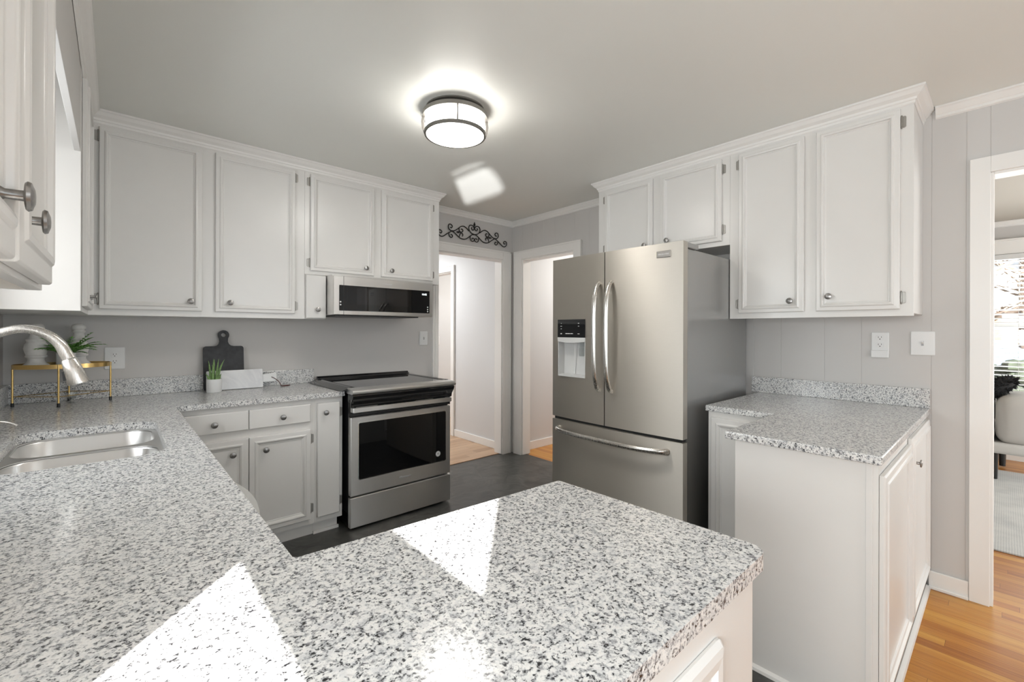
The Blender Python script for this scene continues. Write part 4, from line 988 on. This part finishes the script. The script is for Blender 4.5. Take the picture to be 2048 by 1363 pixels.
CP = [(0.0, 0), (0.050, 0), (0.052, 0.006), (0.047, 0.014), (0.036, 0.022), (0.030, 0.036), (0.031, 0.046), (0.039, 0.050), (0.041, 0.057), (0.036, 0.063), (0.040, 0.075), (0.045, 0.095), (0.041, 0.116), (0.033, 0.128), (0.036, 0.133), (0.038, 0.142), (0.031, 0.149), (0.024, 0.160), (0.022, 0.172), (0.028, 0.178), (0.029, 0.184), (0.025, 0.190), (0.030, 0.196), (0.031, 0.205), (0.026, 0.216), (0.016, 0.222), (0.0, 0.223)]
zt_ = RZ - 0.0097
tag(MB().lathe((-0.300, 3.275, zt_), Z, CP, 28).build('candlestick', 'distressed_white'), 'distressed white turned candlestick at the left end of the gold riser', 'candlestick')
tag(MB().lathe((-0.150, 3.365, zt_), Z, [(r * 0.96, d) for r, d in CP], 28).build('candlestick', 'distressed_white'), 'distressed white turned candlestick behind the fern, nearer the wall outlet', 'candlestick')
PC = V(-0.192, 3.262, zt_)
c = thing('potted_fern', PC, 'green fern in a small white pot between the candlesticks', 'plant')
MB().lathe(PC, Z, [(0, 0), (0.036, 0), (0.037, 0.003), (0.037, 0.070), (0.034, 0.070), (0.033, 0.060), (0, 0.060)], 28).build('pot', 'white_ceramic', c)
rnd = random.Random(3); m = MB(); top = PC + Z * 0.060
def leaf(p, dr_, L_, w_):
    sd2 = dr_.cross(Z).normalized() * w_; nn = sd2.cross(dr_).normalized()
    mid = p + dr_ * L_ * 0.42 + nn * 0.0015; tip = p + dr_ * L_ - Z * L_ * 0.12
    vs = [m.bm.verts.new(v) for v in (p, mid + sd2, tip, mid - sd2)]
    vb = [m.bm.verts.new(v - nn * 0.0006) for v in (p, mid + sd2, tip, mid - sd2)]
    m.face(vs); m.face(vb[::-1])
    for i_ in range(4): m.face([vs[i_], vb[i_], vb[(i_ + 1) % 4], vs[(i_ + 1) % 4]])
for k in range(48):
    a = 2 * math.pi * k / 48 + rnd.uniform(-.12, .12); ln = rnd.uniform(0.10, 0.150); el = rnd.uniform(0.35, 1.30)
    if 0.15 * math.pi < (a % (2 * math.pi)) < 0.85 * math.pi: ln *= 0.5
    if abs((a % (2 * math.pi)) - math.pi) < 0.5: ln *= 0.6
    u = V(math.cos(a), math.sin(a), 0); pts = []
    for q in range(9):
        t = q / 8; pts.append(top + u * (0.012 + ln * t * (0.25 + 0.75 * math.cos(el) * 1.05)) + Z * (ln * (t * (0.35 + 0.75 * math.sin(el)) - 0.50 * t * t * (1.15 - el * 0.45))))
    m.tube(pts, 0.0009, 4)
    sd_ = V(-math.sin(a), math.cos(a), 0)
    for q in range(2, 9):
        L_ = 0.034 * (1 - 0.62 * q / 8) + 0.006
        d0 = (pts[q] - pts[q - 1]).normalized()
        for s_ in (1, -1): leaf(pts[q], (sd_ * s_ + d0 * 0.85 + Z * rnd.uniform(-.1, .25)).normalized(), L_, 0.0042)
    leaf(pts[-1], (pts[-1] - pts[-2]).normalized(), 0.02, 0.004)
m.build('fronds', 'leaf_green', c)
GC = V(-0.172, 3.285, ZT1 + 0.0005)
tag(MB().lathe(GC, Z, [(0, 0), (0.018, 0), (0.020, 0.004), (0.010, 0.012), (0.008, 0.020), (0.017, 0.030), (0.024, 0.044), (0.024, 0.056), (0.021, 0.056), (0.014, 0.032), (0, 0.024)], 20).build('glass_cup', 'clear_glass'), 'small clear glass stemmed cup under the gold riser', 'glass')

# ------------------------------------------------------------------ boards and aloe
def lean(pts, y_at_base, zbase, tilt, thick):
    """pts (x, height) outline leaned back: returns world points for front and back"""
    s, co = math.sin(tilt), math.cos(tilt)
    f = [V(x, y_at_base + h * s, zbase + h * co) for x, h in pts]
    off = V(0, co * thick, -s * thick)
    return f, off
def board_outline():
    x0, x1, h = 0.417, 0.643, 0.283
    o = corner(x0 + 0.012, 0.012, 0.012, 180, 270) + corner(x1 - 0.012, 0.012, 0.012, 270, 360) + corner(x1 - 0.016, h - 0.016, 0.016, 0, 90)
    xc = 0.530
    o += [(xc + 0.055, h), (xc + 0.040, h + 0.004), (xc + 0.029, h + 0.014), (xc + 0.0235, h + 0.030), (xc + 0.025, h + 0.050)]
    o += corner(xc, h + 0.073, 0.032, -30, 210, 14)
    o += [(xc - 0.025, h + 0.050), (xc - 0.0235, h + 0.030), (xc - 0.029, h + 0.014), (xc - 0.040, h + 0.004), (xc - 0.055, h)]
    o += corner(x0 + 0.016, h - 0.016, 0.016, 90, 180)
    return o, (xc, h + 0.074)
o_, hc = board_outline()
tl_ = math.radians(6)
m = MB(); bm = m.bm; yb0 = YW - 0.062; zb0 = ZT1 + 0.002; th = 0.014
def W_(p, back): return V(p[0], yb0 + p[1] * math.sin(tl_) + (th * math.cos(tl_) if back else 0), zb0 + p[1] * math.cos(tl_) - (th * math.sin(tl_) if back else 0))
hl_ = [(hc[0] + 0.0135 * math.cos(2 * math.pi * k / 20), hc[1] + 0.0135 * math.sin(2 * math.pi * k / 20)) for k in range(20)]
for back in (False, True):
    es = []
    for loop in (o_, hl_):
        vs = [bm.verts.new(W_(p, back)) for p in loop]; es += [bm.edges.new((vs[i], vs[(i + 1) % len(vs)])) for i in range(len(vs))]
    bmesh.ops.triangle_fill(bm, use_beauty=True, edges=es)
for loop in (o_, hl_):
    for i in range(len(loop)):
        a = loop[i]; b = loop[(i + 1) % len(loop)]
        bm.faces.new([bm.verts.new(W_(a, False)), bm.verts.new(W_(b, False)), bm.verts.new(W_(b, True)), bm.verts.new(W_(a, True))])
bmesh.ops.remove_doubles(bm, verts=bm.verts[:], dist=1e-5)
tag(m.build('cutting_board', 'charcoal_wood', bevel=0.002), 'charcoal black paddle cutting board with round handle hole leaning on the back wall', 'cutting board')
# marble board leaning lengthwise
c = thing('marble_board', (0.66, 3.39, ZT1), 'white marble serving board with paddle handle leaning in front of the black board', 'serving board')
tl_ = math.radians(10); yb0 = YW - 0.098; zb0 = ZT1 + 0.003; th = 0.013
def pris(pts): 
    a = [W_(p, False) for p in pts]; b = [W_(p, True) for p in pts]; return MB().rings([a, b])
pris(corner(0.435, 0.006, 0.006, 180, 270) + corner(0.742, 0.006, 0.006, 270, 360) + corner(0.742, 0.119, 0.006, 0, 90) + corner(0.435, 0.119, 0.006, 90, 180)).build('slab', 'marble', c, bevel=0.0015)
pris([(0.7483, 0.034), (0.830, 0.036)] + corner(0.827, 0.089, 0.006, 0, 90) + [(0.7483, 0.086)]).build('handle', 'white_ceramic', c, bevel=0.0015)
MB().tube(smooth_pts([W_((0.80, 0.066), False) + V(0, -0.003, 0), W_((0.822, 0.052), False) + V(0, -0.008, 0), V(0.845, 3.362, 0.945), V(0.852, 3.352, 0.925), V(0.86, 3.345, 0.918), V(0.90, 3.352, 0.9172), V(0.915, 3.365, 0.9172), V(0.89, 3.372, 0.9172), V(0.855, 3.36, 0.9172)], 5), 0.0022, 6).build('cord', 'leather_cord', c)
AC = V(0.460, 3.312, ZT1 + 0.0005)
c = thing('potted_aloe', AC, 'spiky green aloe in a small white pot before the black board', 'plant')
MB().lathe(AC, Z, [(0, 0), (0.039, 0), (0.041, 0.003), (0.041, 0.082), (0.037, 0.082), (0.036, 0.070), (0, 0.070)], 28).build('pot', 'white_ceramic', c)
m = MB()
for (dx, dy, ln, lx, ly) in ((-0.018, 0.0, 0.13, -0.012, 0.0), (-0.008, -0.012, 0.142, 0.004, 0.0), (0.0, 0.012, 0.135, 0.006, 0.01), (0.012, -0.006, 0.14, 0.012, 0.0), (0.020, 0.002, 0.135, 0.036, 0.0), (-0.026, -0.006, 0.05, -0.02, 0), (0.028, 0.008, 0.045, 0.012, 0.004), (0.004, 0.02, 0.10, -0.01, 0.02)):
    b = AC + V(dx, dy, 0.068)
    pts = [b + V(lx * t * t, ly * t, ln * t) for t in (0, .15, .3, .5, .7, .85, 1)]
    m.tube(pts, 0.01, 8, radii=[0.0072, 0.0078, 0.0074, 0.0062, 0.0046, 0.0027, 0.0005], flat=0.55, updir=(0, 1, 0))
m.build('leaves', 'aloe_green', c)

# ------------------------------------------------------------------ living room
struct(wall_holes_x(MB(), 6.765, 6.7995, LW[0] - 0.13, LW[1] + 0.13, LW[2] - 0.10, LW[3] + 0.14, [(LW[0], LW[1], LW[2], LW[3])]).box(6.73, 6.7645, LW[0] - 0.14, LW[1] + 0.14, LW[3] + 0.135, LW[3] + 0.15), 'trim_12', 'trim_paint', bevel=0.002)
window_x('window_3', 6.865, LW[0], LW[1], LW[2], LW[3], [(1.345, 1.395)], [])
c = thing('window_blind', (6.775, -0.5, 2.1), 'white horizontal slat blind covering the living room window', 'blind')
box(6.748, 6.812, LW[0] + 0.012, LW[1] - 0.012, 2.045, 2.095).build('headrail', 'blind_white', c)
m = MB(); z = 2.02
while z > 0.70:
    m.rings([[V(6.755, y, z + 0.006), V(6.805, y, z - 0.006), V(6.8055, y, z - 0.003), V(6.7555, y, z + 0.009)] for y in (LW[0] + 0.015, LW[1] - 0.015)]); z -= 0.0445
m.build('slats', 'blind_white', c)
m = MB()
for y in (-1.15, -0.55, -0.085, 0.22): m.cyl((6.752, y, 0.69), (6.752, y, 2.045), 0.0016, 6)
m.build('ladder_cord', 'blind_white', c)
box(6.755, 6.805, LW[0] + 0.015, LW[1] - 0.015, 0.665, 0.69).build('bottom_rail', 'blind_white', c)
tag(MB().box(3.914, 6.19, -1.9, 1.6, 0.0006, 0.0105).build('rug', 'rug_weave', bevel=0.003), 'pale grey ribbed area rug on the living room oak floor', 'rug')
c = thing('sofa', (6.05, 0.75, 0.0125), 'cream upholstered sofa with black legs seen through the living room doorway', 'sofa')
def soft(name, x0, x1, y0, y1, z0, z1, r=0.06, seg=4):
    o = box(x0, x1, y0, y1, z0, z1).build(name, 'sofa_fabric', c, bevel=r, bseg=seg)
    for p in o.data.polygons: p.use_smooth = True
    return o
soft('base', 5.69, 6.50, -0.24, 1.70, 0.250, 0.345, 0.03)
soft('armrest', 5.695, 6.50, -0.235, 0.060, 0.330, 0.745, 0.095, 6)
soft('armrest', 5.695, 6.50, 1.40, 1.69, 0.330, 0.745, 0.095, 6)
soft('seat_cushion', 5.685, 6.28, 0.066, 1.396, 0.348, 0.500, 0.05, 5)
soft('backrest', 6.26, 6.52, 0.066, 1.396, 0.40, 0.82, 0.08, 5)
for (lx, ly) in ((5.80, 0.068), (5.80, 1.60), (6.40, 0.02), (6.40, 1.60)):
    MB().cyl((lx - 0.01, ly, 0.0125), (lx, ly, 0.252), 0.022, 14, r1=0.028).build('leg', 'black_plastic', c)
# fuzzy black pillow
rnd = random.Random(5); m = MB(); pc = V(6.08, 0.098, 0.765)
Rp = Matrix.Rotation(math.radians(55), 3, 'X')
SCL = V(0.19, 0.070, 0.20)
def pel(n, k=1.0): return pc + Rp @ V(n.x * SCL.x * k, n.y * SCL.y * k, n.z * SCL.z * k)
rr = []
for jj in range(13):
    a = math.pi * jj / 12
    rr.append([pel(V(max(math.sin(a), 1e-3) * math.cos(2 * math.pi * k / 18), max(math.sin(a), 1e-3) * math.sin(2 * math.pi * k / 18), -math.cos(a))) for k in range(18)])
m.rings(rr, smooth=True)
for k in range(620):
    a = rnd.uniform(0, 2 * math.pi); b = math.acos(rnd.uniform(-1, 1)); n = V(math.sin(b) * math.cos(a), math.sin(b) * math.sin(a), math.cos(b))
    p = pel(n, 0.99); n = (Rp @ V(n.x / SCL.x, n.y / SCL.y, n.z / SCL.z)).normalized(); t = n.orthogonal().normalized() * 0.008; s_ = n.cross(t).normalized() * 0.008
    tip = p + n * rnd.uniform(0.012, 0.032) + V(rnd.uniform(-.014, .014), rnd.uniform(-.014, .014), rnd.uniform(-.014, .014))
    q = [m.bm.verts.new(v) for v in (p + t, p + s_, p - t - s_, tip)]
    m.face([q[0], q[1], q[3]]); m.face([q[1], q[2], q[3]]); m.face([q[2], q[0], q[3]])
tag(m.build('pillow', 'pillow_black'), 'shaggy black throw pillow on the sofa beside its cream armrest', 'pillow')

# unseen wall and roof, added only to keep sun off the other windows
struct(box(-2.3, XL - 0.145, 0.44, 1.32, -0.5, 3.2), 'wall_sun_block', 'brick_red')
struct(box(-4.6, 3.4, -7.6, -3.42, 2.5, 2.6), 'roof_sun_block', 'trim_paint')
# ------------------------------------------------------------------ outdoors beyond the living room window
struct(box(7.0, 60, -30, 30, -0.6, -0.5), 'ground_outside', 'lawn_leaves')
struct(box(17, 21, -30, 30, -0.499, -0.49), 'street', 'mark_grey')
def tree(loc, h, r, label, seed):
    c = thing('bare_tree', loc, label, 'tree', 'bare trees outside the living room window')
    rnd = random.Random(seed); loc = Vector(loc); m = MB()
    m.tube([loc, loc + V(0.05, 0.03, h * 0.4), loc + V(0.0, 0.1, h)], r, 8, radii=[r * 1.2, r, r * 0.35]); m.build('trunk', 'bark', c)
    m = MB()
    for k in range(34):
        z = h * rnd.uniform(0.22, 0.98); a = rnd.uniform(0, 6.28); ln = h * rnd.uniform(0.18, 0.42); p = loc + Z * z
        q = p + V(math.cos(a), math.sin(a), 0.55) * ln; md_ = p.lerp(q, 0.5) + V(0, 0, -0.06 * ln)
        m.tube([p, md_, q], 0.03, 5, radii=[0.045, 0.03, 0.01])
        for j in range(5):
            s = p.lerp(q, rnd.uniform(0.3, 1)); e = s + V(rnd.uniform(-1, 1), rnd.uniform(-1, 1), rnd.uniform(-.2, .9)) * ln * 0.35
            m.tube([s, s.lerp(e, .5) + V(0, 0, .03), e], 0.012, 4)
    m.build('branches', 'twig', c)
tree((12.5, 0.35, -0.5), 6.5, 0.14, 'bare brown tree on the lawn behind the living room blind', 1)
tree((23.5, -0.5, -0.5), 8.0, 0.17, 'bare brown tree on the lawn behind the living room blind', 2)
tree((28.0, 2.4, -0.5), 4.0, 0.2, 'bare brown tree on the lawn behind the living room blind', 3)
m = MB(); rnd = random.Random(11); pc = V(14.5, -0.25, -0.5)
for k in range(60):
    d_ = V(rnd.uniform(-1, 1) * 0.7, rnd.uniform(-1, 1) * 0.5, rnd.uniform(0.15, 1.1)); m.sphere(pc + d_, rnd.uniform(0.10, 0.2), (1, 1, 0.8), 7, 5)
tag(m.build('shrub', 'shrub_green'), 'dark green shrub outside the living room window', 'shrub')
c = thing('parked_car', (19.2, 0.55, -0.49), 'blue-grey parked car outside seen through the blind slats', 'car')
MB().rings([[V(18.3 + 0.06 * s, 0.55 + y, z) for y, z in ((-2.1, 0.0), (-2.15, 0.35), (-1.9, 0.5), (-1.2, 0.56), (-0.6, 1.02), (0.9, 1.05), (1.5, 0.6), (2.1, 0.5), (2.15, 0.0))] for s in (0, 28)]).build('body', 'car_blue', c, bevel=0.05)
for wy in (-0.8, 1.9):
    for wx in (18.35, 19.85): MB().cyl((wx, wy, -0.19), (wx + 0.2, wy, -0.19), 0.299, 18).build('wheel', 'tyre', c)
# house across the street
c = thing('brick_house', (31, 3, -0.5), 'red brick house across the street behind the bare trees', 'house')
box(32, 38, -1.5, 9, -0.5, 2.4).build('wall', 'brick_red', c)
MB().rings([[V(x, y, z) for x, z in ((31.6, 2.4), (38.4, 2.4), (35, 4.6))] for y in (-1.9, 9.4)]).build('roof', 'mark_grey', c)

for o in S.objects:
    if '_o' in o: del o['_o']
S.cycles.use_denoising = True
